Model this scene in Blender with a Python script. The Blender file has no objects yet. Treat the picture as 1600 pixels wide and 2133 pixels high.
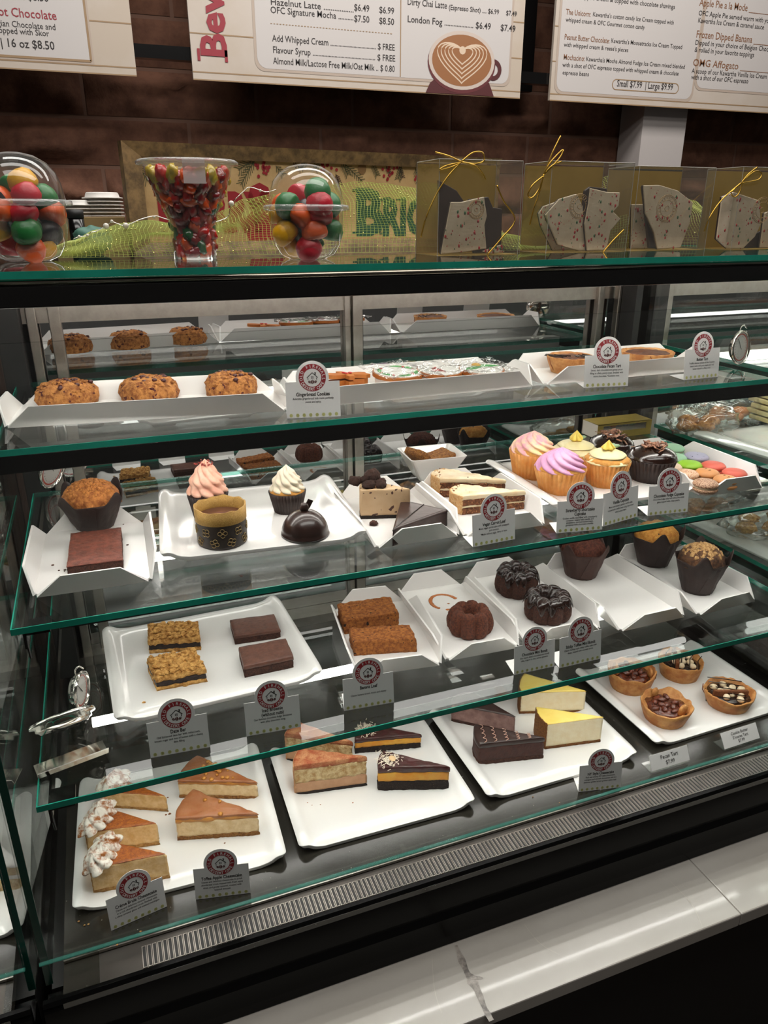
import bpy, math, random
from mathutils import Vector, Matrix, noise
random.seed(7)
sc = bpy.context.scene
COL = sc.collection
PI = math.pi
# ------------------------------------------------------------------ camera, light, exposure
CAMZ, FPX = 1.55, 1560.0
PITCH, YAW = math.radians(21.6), math.radians(20.7)
cd = bpy.data.cameras.new('camera'); cam = bpy.data.objects.new('camera', cd); COL.objects.link(cam)
cam.location = (0, 0, CAMZ); cam.rotation_euler = (PI/2 - PITCH, 0, -YAW)
cd.sensor_fit = 'HORIZONTAL'; cd.sensor_width = 36; cd.lens = 36*FPX/1600; cd.clip_start = .02
sc.camera = cam
sc.view_settings.view_transform = 'Standard'; sc.view_settings.look = 'None'
sc.view_settings.exposure = 0.0; sc.view_settings.gamma = 1; sc.view_settings.use_curve_mapping = False
sc.cycles.transparent_max_bounces = 40
sc.cycles.max_bounces = 14
sc.cycles.glossy_bounces = 8
sc.cycles.sample_clamp_indirect = 6
sc.cycles.caustics_reflective = False
w = bpy.data.worlds.new('world'); sc.world = w; w.use_nodes = True
w.node_tree.nodes['Background'].inputs[0].default_value = (.80, .74, .68, 1)
w.node_tree.nodes['Background'].inputs[1].default_value = .10
def area(name, loc, rot, sx, sy, power, col=(1, .96, .91)):
    l = bpy.data.lights.new(name, 'AREA'); l.shape = 'RECTANGLE'; l.size = sx; l.size_y = sy; l.energy = power; l.color = col
    o = bpy.data.objects.new(name, l); COL.objects.link(o); o.location = loc; o.rotation_euler = rot; return o
area('ceiling_panel_front', (.5, .15, 2.93), (0, 0, 0), 2.4, .5, 28)
area('fill_light_case', (.7, 1.0, 2.93), (0, 0, 0), 2.6, .3, 22)  # added fill lamp that brightens the things on the glass top
area('ceiling_panel_aisle', (1.2, 1.75, 2.93), (math.radians(12), 0, 0), 3.2, .4, 46)
LED = 24.0       # strip lights in the canopy and under the top shelf
FILL_LED = 46.0      # added fill strips under the middle and bottom shelves
# ------------------------------------------------------------------ pixel of the photo -> point on a real plane
Fv = Vector((math.sin(YAW)*math.cos(PITCH), math.cos(YAW)*math.cos(PITCH), -math.sin(PITCH)))
Rv = Vector((math.cos(YAW), -math.sin(YAW), 0)); Uv = Rv.cross(Fv)
CAM = Vector((0, 0, CAMZ))
def ray(u, v): return Fv + Rv*((u-800)/FPX) - Uv*((v-1066.5)/FPX)
def at(u, v, z): r = ray(u, v); return CAM + r*((z-CAMZ)/r.z)
def aty(u, v, y): r = ray(u, v); return CAM + r*(y/r.y)
def onpl(u, v, p0, n): r = ray(u, v); return CAM + r*((p0-CAM).dot(n)/r.dot(n))
def pv(P): d = P-CAM; k = d.dot(Fv); return 1066.5 - FPX*d.dot(Uv)/k
def mpp(P): return (P-CAM).dot(Fv)/FPX
def hgt(P, v):
    a, b = 0., .6
    for _ in range(30):
        m = (a+b)/2
        if pv(P+Vector((0, 0, m))) > v: a = m
        else: b = m
    return a
def foot(u, vb, r, z):
    P = at(u, vb, z); d = Vector((P.x, P.y, 0)).normalized(); return P + d*r
Z1, Z2, Z3, Z4 = 1.286, 1.109, .914, .716
# ------------------------------------------------------------------ materials
def srgb(h):
    h = h.lstrip('#'); o = []
    for i in (0, 2, 4):
        x = int(h[i:i+2], 16)/255; o.append(x/12.92 if x <= .04045 else ((x+.055)/1.055)**2.4)
    return (*o, 1)
MC = {}
def mat(key, col='888888', rough=.5, metal=0., col2=None, nscale=80, bump=0., bscale=200, speck=None, spec=.5, sss=0., emit=0., coat=0., stops=(.38, .62)):
    if key in MC: return MC[key]
    m = bpy.data.materials.new(key); m.use_nodes = True; nt = m.node_tree; N = nt.nodes; L = nt.links
    b = N['Principled BSDF']; b.inputs['Roughness'].default_value = rough; b.inputs['Metallic'].default_value = metal
    b.inputs['Specular IOR Level'].default_value = spec
    if coat: b.inputs['Coat Weight'].default_value = coat; b.inputs['Coat Roughness'].default_value = .06
    if sss:
        b.inputs['Subsurface Weight'].default_value = sss; b.inputs['Subsurface Radius'].default_value = (.01, .006, .004); b.inputs['Subsurface Scale'].default_value = .6
    if emit: b.inputs['Emission Color'].default_value = srgb(col); b.inputs['Emission Strength'].default_value = emit
    c = srgb(col); b.inputs['Base Color'].default_value = c
    tc = N.new('ShaderNodeTexCoord'); out = None
    if col2:
        n = N.new('ShaderNodeTexNoise'); n.inputs['Scale'].default_value = nscale; n.inputs['Detail'].default_value = 5; n.inputs['Roughness'].default_value = .65
        L.new(tc.outputs['Object'], n.inputs['Vector'])
        r = N.new('ShaderNodeValToRGB'); r.color_ramp.elements[0].position = stops[0]; r.color_ramp.elements[1].position = stops[1]
        r.color_ramp.elements[0].color = c; r.color_ramp.elements[1].color = srgb(col2); L.new(n.outputs['Fac'], r.inputs['Fac']); out = r.outputs['Color']
    if speck:
        sh, ss, th = speck
        v = N.new('ShaderNodeTexNoise'); v.inputs['Scale'].default_value = ss; v.inputs['Detail'].default_value = 1
        mp = N.new('ShaderNodeMapping'); mp.inputs['Location'].default_value = (3.1, 7.7, 1.3); L.new(tc.outputs['Object'], mp.inputs['Vector']); L.new(mp.outputs['Vector'], v.inputs['Vector'])
        g = N.new('ShaderNodeMath'); g.operation = 'GREATER_THAN'; g.inputs[1].default_value = th; L.new(v.outputs['Fac'], g.inputs[0])
        x = N.new('ShaderNodeMix'); x.data_type = 'RGBA'; L.new(g.outputs[0], x.inputs[0])
        if out: L.new(out, x.inputs[6])
        else: x.inputs[6].default_value = c
        x.inputs[7].default_value = srgb(sh); out = x.outputs[2]
    if out: L.new(out, b.inputs['Base Color'])
    if bump:
        n = N.new('ShaderNodeTexNoise'); n.inputs['Scale'].default_value = bscale; n.inputs['Detail'].default_value = 6; n.inputs['Roughness'].default_value = .6
        L.new(tc.outputs['Object'], n.inputs['Vector'])
        bp = N.new('ShaderNodeBump'); bp.inputs['Strength'].default_value = bump; bp.inputs['Distance'].default_value = .0035 if bump >= .8 else .002
        L.new(n.outputs['Fac'], bp.inputs['Height']); L.new(bp.outputs['Normal'], b.inputs['Normal'])
    MC[key] = m; return m
def thin(key, tint=(.95, .985, .97), ior=1.5, rough=0., gain=1., haze=0., hz=(.8, .85, .84)):
    if key in MC: return MC[key]
    m = bpy.data.materials.new(key); m.use_nodes = True; nt = m.node_tree; N = nt.nodes; L = nt.links
    N.remove(N['Principled BSDF']); o = N['Material Output']
    t = N.new('ShaderNodeBsdfTransparent'); t.inputs[0].default_value = (*tint, 1)
    g = N.new('ShaderNodeBsdfGlossy'); g.inputs['Roughness'].default_value = rough
    f = N.new('ShaderNodeFresnel'); ge = N.new('ShaderNodeNewGeometry'); mr = N.new('ShaderNodeMapRange'); mr.inputs[3].default_value = ior; mr.inputs[4].default_value = 1/ior
    L.new(ge.outputs['Backfacing'], mr.inputs[0]); L.new(mr.outputs[0], f.inputs['IOR'])
    k = N.new('ShaderNodeMath'); k.operation = 'MULTIPLY'; k.use_clamp = True; k.inputs[1].default_value = gain; L.new(f.outputs[0], k.inputs[0])
    x = N.new('ShaderNodeMixShader'); L.new(k.outputs[0], x.inputs[0]); L.new(t.outputs[0], x.inputs[1]); L.new(g.outputs[0], x.inputs[2]); last = x
    if haze:
        d = N.new('ShaderNodeBsdfDiffuse'); d.inputs[0].default_value = (*hz, 1); y = N.new('ShaderNodeMixShader'); y.inputs[0].default_value = haze
        L.new(x.outputs[0], y.inputs[1]); L.new(d.outputs[0], y.inputs[2]); last = y
    L.new(last.outputs[0], o.inputs[0]); MC[key] = m; return m
GLASS = thin('shelf_glass', (.975, .992, .984), 1.5); CLEAR = thin('clear_plastic', (.97, .97, .96), 1.45, .03, 1.3, .03)
CELLO = thin('cellophane', (.95, .95, .93), 1.6, .06, 1.6, .05); BOXP = thin('clear_box_film', (.95, .95, .93), 1.45, .04, 1., .03, (.6, .57, .52)); FRONTG = thin('front_glass', (.97, .985, .98), 1.4, 0, .8)
EDGE = mat('glass_edge_green', '17907a', .25, spec=.6, col2='0f7a66', nscale=8)
BLACK = mat('black_gloss', '0b0a0a', .18, spec=.5); BLACKM = mat('black_matt', '100e0d', .55)
DECK = mat('deck_black', '26241f', .16, spec=.6, bump=.05, bscale=30, speck=('8d8a82', 260, .78))
STEEL = mat('brushed_steel', 'a8a29a', .33, 1., col2='9c968e', nscale=40); CHROME = mat('chrome', 'd8d4cd', .12, 1.)
MIRROR = mat('mirror_glass', 'b4b4b4', .01, 1.)
WHITE = mat('white_melamine', 'e4e1de', .25, spec=.5, coat=.2); CERA = mat('white_ceramic', 'e6e4e1', .12, spec=.6, coat=.5)
TUBE = mat('led_tube', 'fff8f1', emit=LED); TUBE4 = mat('led_tube_mid', 'fffaf5', emit=6.5); TUBE3 = mat('led_tube_rear', 'fff9f3', emit=8.); FILLM = mat('fill_strip_front', 'fffaf4', emit=FILL_LED)
PAPER = mat('card_white', 'dcdad8', .6); INK = mat('ink_black', '17120f', .6); RED = mat('ink_red', '8e1f26', .6); HOP = mat('ink_hop_green', 'c6c480', .7)
# ------------------------------------------------------------------ mesh helpers
def mk(name, vf, m, parent=None, smooth=False, loc=(0, 0, 0), rz=0., rot=None):
    me = bpy.data.meshes.new(name); me.from_pydata([tuple(v) for v in vf[0]], [], vf[1]); me.update()
    if m: me.materials.append(m)
    if smooth: me.polygons.foreach_set('use_smooth', [True]*len(me.polygons))
    o = bpy.data.objects.new(name, me); COL.objects.link(o); o.parent = parent; o.location = loc
    o.rotation_euler = rot if rot else (0, 0, rz); return o
def inst(name, me, parent=None, loc=(0, 0, 0), rot=(0, 0, 0), s=(1, 1, 1)):
    o = bpy.data.objects.new(name, me); COL.objects.link(o); o.parent = parent; o.location = loc; o.rotation_euler = rot; o.scale = s; return o
def tag(o, label=None, cat=None, group=None, kind=None):
    if label: o['label'] = label
    if cat: o['category'] = cat
    if group: o['group'] = group
    if kind: o['kind'] = kind
    return o
def thing(name, label, cat, loc=(0, 0, 0), rz=0., group=None):
    o = bpy.data.objects.new(name, None); COL.objects.link(o); o.empty_display_size = .02; o.location = loc; o.rotation_euler = (0, 0, rz)
    return tag(o, label, cat, group)
def join(*L):
    V, F = [], []
    for v, f in L:
        n = len(V); V += list(v); F += [tuple(i+n for i in q) for q in f]
    return V, F
def box(x0, x1, y0, y1, z0, z1):
    V = [(x0, y0, z0), (x1, y0, z0), (x1, y1, z0), (x0, y1, z0), (x0, y0, z1), (x1, y0, z1), (x1, y1, z1), (x0, y1, z1)]
    return V, [(0, 3, 2, 1), (4, 5, 6, 7), (0, 1, 5, 4), (1, 2, 6, 5), (2, 3, 7, 6), (3, 0, 4, 7)]
def move(vf, d, s=1.): return [(v[0]*s+d[0], v[1]*s+d[1], v[2]*s+d[2]) for v in vf[0]], vf[1]
def xf(vf, M): return [tuple(M @ Vector(v)) for v in vf[0]], vf[1]
def prism(poly, a, b, axis='z'):
    n = len(poly)
    if axis == 'z': V = [(p[0], p[1], a) for p in poly] + [(p[0], p[1], b) for p in poly]
    elif axis == 'y': V = [(p[0], a, p[1]) for p in poly] + [(p[0], b, p[1]) for p in poly]
    else: V = [(a, p[0], p[1]) for p in poly] + [(b, p[0], p[1]) for p in poly]
    return V, [tuple(range(n))[::-1], tuple(range(n, 2*n))] + [(i, (i+1) % n, (i+1) % n+n, i+n) for i in range(n)]
def lathe(prof, n=40, fn=None, cap=True):
    V, F = [], []
    for j, (r, z) in enumerate(prof):
        for i in range(n):
            a = 2*PI*i/n; rr, zz = (fn(a, j/(len(prof)-1), r, z) if fn else (r, z)); V.append((rr*math.cos(a), rr*math.sin(a), zz))
    for j in range(len(prof)-1):
        for i in range(n): k = (i+1) % n; F.append((j*n+i, j*n+k, (j+1)*n+k, (j+1)*n+i))
    if cap:
        if prof[0][0] > 1e-5: F.append(tuple(range(n))[::-1])
        if prof[-1][0] > 1e-5: F.append(tuple((len(prof)-1)*n+i for i in range(n)))
    return V, F
def tube(pts, r, n=6, closed=False):
    V, F = [], []; P = [Vector(p) for p in pts]; m = len(P)
    for i, p in enumerate(P):
        t = (P[(i+1) % m]-P[i-1]) if closed else (P[min(i+1, m-1)]-P[max(i-1, 0)])
        t.normalize(); a = t.orthogonal().normalized() if abs(t.z) > .95 else t.cross(Vector((0, 0, 1))).normalized(); b = t.cross(a)
        rr = r(i/(m-1)) if callable(r) else r
        for k in range(n): q = 2*PI*k/n; V.append(tuple(p + a*math.cos(q)*rr + b*math.sin(q)*rr))
    for i in range(m if closed else m-1):
        for k in range(n): j = (i+1) % m; F.append((i*n+k, i*n+(k+1) % n, j*n+(k+1) % n, j*n+k))
    if not closed: F += [tuple(range(n))[::-1], tuple((m-1)*n+k for k in range(n))]
    return V, F
def spline(pts, k=8):
    P = [Vector(p) for p in pts]; out = []
    for i in range(len(P)-1):
        a, b, c, d = P[max(i-1, 0)], P[i], P[i+1], P[min(i+2, len(P)-1)]
        for j in range(k):
            t = j/k; out.append(.5*((2*b)+(c-a)*t+(2*a-5*b+4*c-d)*t*t+(-a+3*b-3*c+d)*t**3))
    out.append(P[-1]); return out
def blob(r, n=10, amp=0., freq=1., seed=0, s=(1, 1, 1)):
    V, F = [], []
    for j in range(n+1):
        t = PI*j/n
        for i in range(2*n):
            a = PI*i/n; d = Vector((math.sin(t)*math.cos(a), math.sin(t)*math.sin(a), math.cos(t)))
            k = r*(1+amp*noise.noise(d*freq+Vector((seed*3.7, seed, 0)))); V.append((d.x*k*s[0], d.y*k*s[1], d.z*k*s[2]))
    for j in range(n):
        for i in range(2*n): k = (i+1) % (2*n); F.append((j*2*n+i, (j+1)*2*n+i, (j+1)*2*n+k, j*2*n+k))
    return V, F
def rough(o, amp, freq, seed=0, base=True):
    me = o.data; nn = [v.normal.copy() for v in me.vertices]; off = Vector((seed*1.3, seed*2.1, seed*.7))
    for v, n in zip(me.vertices, nn):
        z = v.co.z; q = v.co*freq+off
        v.co += n*amp*(noise.noise(q)+.5*noise.noise(q*2.3))
        if base and z < .0008: v.co.z = z
    me.update(); return o
def resample(poly, step):
    out = []
    n = len(poly)
    for i in range(n):
        a, b = Vector(poly[i]), Vector(poly[(i+1) % n]); k = max(1, int((b-a).length/step))
        for j in range(k): out.append(a.lerp(b, j/k))
    return out
def body(poly, z0, z1, step=.004, nz=None, nr=6, bev=.0012, taper=0., zfn=None):
    P = resample(poly, step); n = len(P); c = sum(P, Vector((0, 0)))/n; V, F = [], []
    nz = nz or max(2, int((z1-z0)/step)+1); rings = []
    for j in range(nz+1): t = j/nz; rings.append((1-taper*t-(.0 if j < nz else .5*bev/.05), z0+(z1-z0)*t - (bev if j == nz else 0)))
    for j in range(nr): t = j/nr; rings.append((1-taper-bev/.03-(1-taper-bev/.03)*t, z1))
    for s, z in rings:
        for p in P:
            q = c+(p-c)*s; V.append((q.x, q.y, z+(zfn(q.x, q.y) if zfn and z > z0+(z1-z0)*.5 else 0)))
    for j in range(len(rings)-1):
        for i in range(n): k = (i+1) % n; F.append((j*n+i, j*n+k, (j+1)*n+k, (j+1)*n+i))
    F.append(tuple(range(n))[::-1]); V.append((c.x, c.y, z1+(zfn(c.x, c.y) if zfn else 0))); l = (len(rings)-1)*n
    for i in range(n): F.append((l+i, l+(i+1) % n, len(V)-1))
    return V, F
def solid(o, t, off=-1, bev=0):
    s = o.modifiers.new('thick', 'SOLIDIFY'); s.thickness = t; s.offset = off
    if bev: b = o.modifiers.new('bev', 'BEVEL'); b.width = bev; b.segments = 2; b.limit_method = 'ANGLE'
    return o
def bev(o, wd, seg=2): b = o.modifiers.new('bev', 'BEVEL'); b.width = wd; b.segments = seg; b.limit_method = 'ANGLE'; return o
TC = {}
def textmesh(s, size=1., align='CENTER', bold=0., xs=1., spacing=1.):
    k = (s, align, bold, xs, spacing)
    if k not in TC:
        c = bpy.data.curves.new('lettering', 'FONT'); c.body = s; c.size = 1; c.align_x = align; c.offset = bold; c.resolution_u = 2; c.space_character = spacing; c.space_line = .95
        o = bpy.data.objects.new('t', c); COL.objects.link(o); me = bpy.data.meshes.new_from_object(o); bpy.data.objects.remove(o)
        V = [(v.co.x*xs, v.co.y) for v in me.vertices]; F = [tuple(p.vertices) for p in me.polygons]; bpy.data.meshes.remove(me); TC[k] = (V, F)
    V, F = TC[k]; return [(x*size, y*size) for x, y in V], F
def flat(t, o=(0, 0), y=0., rot=0.):      # 2D text/outline -> xz plane facing -y
    c, s = math.cos(rot), math.sin(rot)
    return [(x*c-z*s+o[0], y, x*s+z*c+o[1]) for x, z in t[0]], t[1]
def width(t): xs = [p[0] for p in t[0]]; return max(max(xs)-min(xs), 1e-4) if xs else 1.
def disc2(r, n=32, c=(0, 0), ri=0., sq=1.):
    if ri: return [(c[0]+r*math.cos(2*PI*i/n), c[1]+sq*r*math.sin(2*PI*i/n)) for i in range(n)]+[(c[0]+ri*math.cos(2*PI*i/n), c[1]+sq*ri*math.sin(2*PI*i/n)) for i in range(n)], [(i, (i+1) % n, (i+1) % n+n, i+n) for i in range(n)]
    return [(c[0]+r*math.cos(2*PI*i/n), c[1]+sq*r*math.sin(2*PI*i/n)) for i in range(n)], [tuple(range(n))]
def rect2(x0, x1, z0, z1): return [(x0, z0), (x1, z0), (x1, z1), (x0, z1)], [(0, 1, 2, 3)]
def rrect(x0, x1, z0, z1, r, n=6):
    P = []
    for cx, cz, a in ((x1-r, z0+r, -PI/2), (x1-r, z1-r, 0), (x0+r, z1-r, PI/2), (x0+r, z0+r, PI)):
        for i in range(n+1): q = a+PI/2*i/n; P.append((cx+r*math.cos(q), cz+r*math.sin(q)))
    return P, [tuple(range(len(P)))]
def line2(x0, z0, x1, z1, wd):
    d = Vector((x1-x0, z1-z0)).normalized(); p = Vector((-d.y, d.x))*wd/2
    return [(x0+p.x, z0+p.y), (x0-p.x, z0-p.y), (x1-p.x, z1-p.y), (x1+p.x, z1+p.y)], [(0, 1, 2, 3)]
# ================================================================== THE SETTING
STONE = mat('brown_sandstone', '6d4b3b', .85, col2='54382c', nscale=12, bump=.9, bscale=35, spec=.2)
MORTAR = mat('mortar', '6b4e40', .9, bump=.4, bscale=80)
wall = tag(mk('wall_back', box(-4, 6.5, 2.82, 2.95, 0, 3.0), MORTAR), 'dark brown rough stone wall behind the counter', kind='structure')
def stone_block(w_, h_, sd):
    nx, nz = 17, 8; V, F = [], []
    for j in range(nz+1):
        for i in range(nx+1):
            x, z = w_*i/nx, h_*j/nz; e = min(x, w_-x, z, h_-z)/.03; e = min(1, max(0, e))
            d = .010*e + e*.060*max(-.15, noise.noise(Vector((x*5+sd*4, z*9, sd)))+.25*noise.noise(Vector((x*17+sd, z*26, sd))) )
            if e > 0 and noise.noise(Vector((x*4, z*12+sd*5, 2*sd))) > .12: d -= .02*e
            V.append((x, -max(d, .003*e), z))
    for j in range(nz):
        for i in range(nx): a = j*(nx+1)+i; F.append((a, a+1, a+nx+2, a+nx+1))
    return V, F
zr = CAMZ-.42
bk = 0
while zr < 2.98:
    h = .143; x = -1.6+random.uniform(-.3, 0)
    while x < 4.6:
        wd = random.uniform(.3, .62)
        if x+wd > -1.5: mk('stone_block', stone_block(wd-.012, h-.012, bk*.37+.1), STONE, wall, True, (x, 2.818, zr)); bk += 1
        x += wd
    zr += h
tag(mk('floor', box(-4, 6.5, -3, 2.95, -.05, 0), mat('floor_tile', '3a322c', .5, col2='2f2823', nscale=4)), 'dark tiled cafe floor', kind='structure')
tag(mk('ceiling', box(-4, 6.5, -3, 2.95, 3.0, 3.05), mat('ceiling_dark', '2a2725', .8)), 'dark cafe ceiling', kind='structure')
LAMPM = mat('downlight_lens', 'fff2e0', emit=45.)
for i in range(4):
    for j in range(3):
        x, y = -.9+i*1.05, -.9+j*.95
        t = thing('ceiling_downlight', 'small round recessed ceiling downlight, one of the grid over the customer side', 'ceiling light', (x, y, 2.995), group='downlights over the customer side')
        mk('trim_ring', lathe([(.036, 0), (.052, 0), (.05, -.006), (.036, -.004)], 24), CHROME, t, True)
        mk('lens', lathe([(.0001, -.002), (.035, -.002)], 20, cap=False), LAMPM, t)
# white square column standing behind, under the right menu board
PT = aty(1325, 345, 2.66); PX0 = PT.x; PX1 = aty(1418, 345, 2.66).x
t = tag(bpy.data.objects.new('pillar', None), 'white painted square column behind the boxes, below the right menu board', 'column'); COL.objects.link(t); t.location = (0, 0, 0)
mk('column_shaft', box(PX0+.01, PX1, 2.66, 2.80, PT.z, 3.0), mat('white_paint', 'aaa3a0', .6, bump=.3, bscale=70), t)
mk('column_base', box(PX0, PX1+.01, 2.655, 2.80, 0, PT.z), BLACKM, t)
# ================================================================== MENU BOARDS
MY = 2.6
MB = mat('menu_panel', 'b9b3b0', .45); MB2 = mat('menu_shiplap', 'b8ada3', .45, col2='b0a293', nscale=3); SEAM = mat('menu_tan', '8f7455', .5); SHAD = mat('menu_panel_edge', 'a8988b', .5)
MINK = mat('menu_ink', '241d1c', .6); MRED = mat('menu_red', '8a2430', .6); MTAN = mat('menu_brown_title', '7a5136', .6)
def board(name, label, xl, xr, zb, zt, panels, seams):
    t = thing(name, label, 'menu board', ((xl+xr)/2, MY, zb))
    mk('board_panel', move(box(xl, xr, 0, .012, 0, zt-zb), (-(xl+xr)/2, 0, 0)), MB2, t)
    L = [];
    for z in seams: L.append(flat(line2(xl-(xl+xr)/2, z, xr-(xl+xr)/2, z, .0035), y=-.0006))
    mk('plank_seams', join(*L), SEAM, t)
    for (a, b, c, d, r) in panels:
        ox = (xl+xr)/2
        mk('panel_shadow', flat(rrect(a-ox-.008, b-ox+.008, c-zb-.008, d-zb, r), y=-.0009), SHAD, t)
        mk('text_panel', flat(rrect(a-ox, b-ox, c-zb, d-zb, r), y=-.0013), MB, t)
    return t, (xl+xr)/2, zb
def put(t, ox, zb, items):
    G = {}
    for s, u, v, hpx, m, al, kw in items:
        P = aty(u, v, MY); size = hpx*mpp(P)/.7
        tm = textmesh(s, size, al, kw['bold'] if s == 'Bev' else min(.008, kw.get('bold', .004)*.45), kw.get('xs', .9))
        if 'w' in kw:
            k = abs(aty(kw['w'], v, MY).x-P.x)/max(width(tm), 1e-6); tm = ([(x*k, z) for x, z in tm[0]], tm[1])
        mk('printed_text', flat(tm, (P.x-ox, P.z-zb), -.002, kw.get('rot', 0)), m, t)
ZB = aty(403, 165, MY).z
bx = lambda u, v: aty(u, v, MY).x
bz = lambda u, v: aty(u, v, MY).z
# left board
xr = bx(285, 158); t, ox, zb = board('menu_board', 'cream wood-plank print menu board at left listing hot chocolate prices', xr-1.2, xr, ZB, ZB+.9,
    [(xr-1.15, bx(190, 128), bz(190, 128), ZB+.9, .002)], [.0, .02, .13, .235, .34, .45, .56, .67])
mk('tan_frame_line', join(flat(line2(-.6, bz(190, 128)-zb, bx(190, 128)-ox, bz(190, 128)-zb, .006), y=-.0018), flat(line2(bx(190, 128)-ox, bz(190, 128)-zb, bx(190, 128)-ox, .9, .006), y=-.0018)), SEAM, t)
put(t, ox, zb, [('12 oz $7.50 | 16 oz $8.50', 102, 4, 14, MINK, 'RIGHT', {'bold': .02}), ('Caramel Hot Chocolate', 119, 42, 16, MRED, 'RIGHT', {'bold': .02}),
    ('Rich, creamy Belgian Chocolate and', 117, 63, 11, MINK, 'RIGHT', {}), ('caramel, whipped cream topped with Skor', 103, 76, 11, MINK, 'RIGHT', {}), ('12 oz $7.50 | 16 oz $8.50', 115, 104, 15, MINK, 'RIGHT', {'bold': .02})])
# middle board
xl, xr = bx(403, 165), bx(1083, 202)
t, ox, zb = board('menu_board', 'beverage menu board in the middle with a latte cup picture', xl, xr, ZB, ZB+.9,
    [(bx(537, 145), xr-.05, bz(600, 155)+.012, ZB+.9, .03)], [.0, .02, .12, .225, .33, .44, .55])
put(t, ox, zb, [('Bev', 472, 123, 52, MRED, 'LEFT', {'rot': PI/2, 'bold': .03, 'xs': 1.05}),
    ('Hazelnut Latte .................', 563, 10, 12, MINK, 'LEFT', {'w': 735, 'bold': .01}), ('$6.49     $6.99', 737, 22, 12, MINK, 'LEFT', {'w': 820, 'bold': .014}),
    ('OFC Signature Mocha ..........', 563, 27, 12, MINK, 'LEFT', {'w': 735, 'bold': .01}), ('$7.50     $8.50', 737, 45, 12, MINK, 'LEFT', {'w': 820, 'bold': .014}),
    ('Add Whipped Cream .................................. $ FREE', 567, 86, 12, MINK, 'LEFT', {'w': 822, 'bold': .01}),
    ('Flavour Syrup ............................................ $ FREE', 568, 110, 12, MINK, 'LEFT', {'w': 822, 'bold': .01}),
    ('Almond Milk/Lactose Free Milk/Oat Milk .. $ 0.80', 569, 133, 12, MINK, 'LEFT', {'w': 822, 'bold': .01}),
    ('Dirty Chai Latte', 848, 10, 12, MINK, 'LEFT', {'w': 930, 'bold': .012}), ('(Espresso Shot) .... $6.99     $7.49', 934, 20, 9, MINK, 'LEFT', {'w': 1076, 'bold': .014}),
    ('London Fog ................... $6.49     $7.49', 848, 46, 12, MINK, 'LEFT', {'w': 1073, 'bold': .014})])
mk('divider_line', flat(line2(bx(834, 100)-ox, bz(834, 160)-zb, bx(834, 100)-ox, .9, .003), y=-.002), SEAM, t)
mk('dashed_line', join(*[flat(line2(bx(563+i*6.4, 49+i*.47)-ox, bz(563, 49)-zb, bx(566.6+i*6.4, 49+i*.47)-ox, bz(563, 49)-zb, .002), y=-.002) for i in range(40)]), SEAM, t)
for u0, u1, v0, v1 in ((411, 417, 103, 128), (468, 474, 103, 128)): mk('letter_serif', flat(rect2(bx(u0, 115)-ox, bx(u1, 115)-ox, bz(442, v1)-zb, bz(442, v0)-zb), y=-.002), MRED, t)
# printed latte cup (flat print on the board)
cx, cz = bx(962, 127)-ox, bz(962, 127)-zb; q = mpp(aty(968, 122, MY))
PR = lambda tm, m, y, n='printed_cup': mk(n, flat(tm, (cx, cz), -y), m, t)
PR(([(-.13, .001-cz), (.125, .001-cz), (.105, -.06), (.05, -.03), (-.06, -.03), (-.115, -.07)], [(0, 1, 2, 3, 4, 5)]), mat('cup_maroon', '4a1a1c', .5), .0024, 'printed_saucer')
PR(disc2(.125, 36, (0, -.008), sq=.7), mat('cup_maroon2', '5a2326', .5), .0028)
PR(disc2(.032, 20, (.118, -.02), .018), mat('cup_maroon', '4a1a1c'), .0027, 'printed_handle')
PR(disc2(.122, 36, sq=.7), mat('cup_rim', 'b9aaa0', .5), .0031, 'printed_rim'); PR(disc2(.110, 36, sq=.68), mat('latte', '8a5a35', .5), .0034, 'printed_coffee')
CR = mat('latte_cream', 'c8b19a', .5)
L = []
for k in range(5):
    s = .032+.011*k; L.append(tube([(s*1.5*math.sin(a)**3*.8, 0, .018-.004*k+s*.9*(.8*math.cos(a)-.32*math.cos(2*a)-.12*math.cos(3*a))) for a in [2*PI*i/40 for i in range(40)]], .0019, 4, True))
o = mk('printed_latte_art', join(*L), CR, t, False, (cx, -.0036, cz)); o.scale = (1, .02, 1)
PR(disc2(.012, 12, (0, .03)), CR, .0036, 'printed_latte_art')
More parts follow.
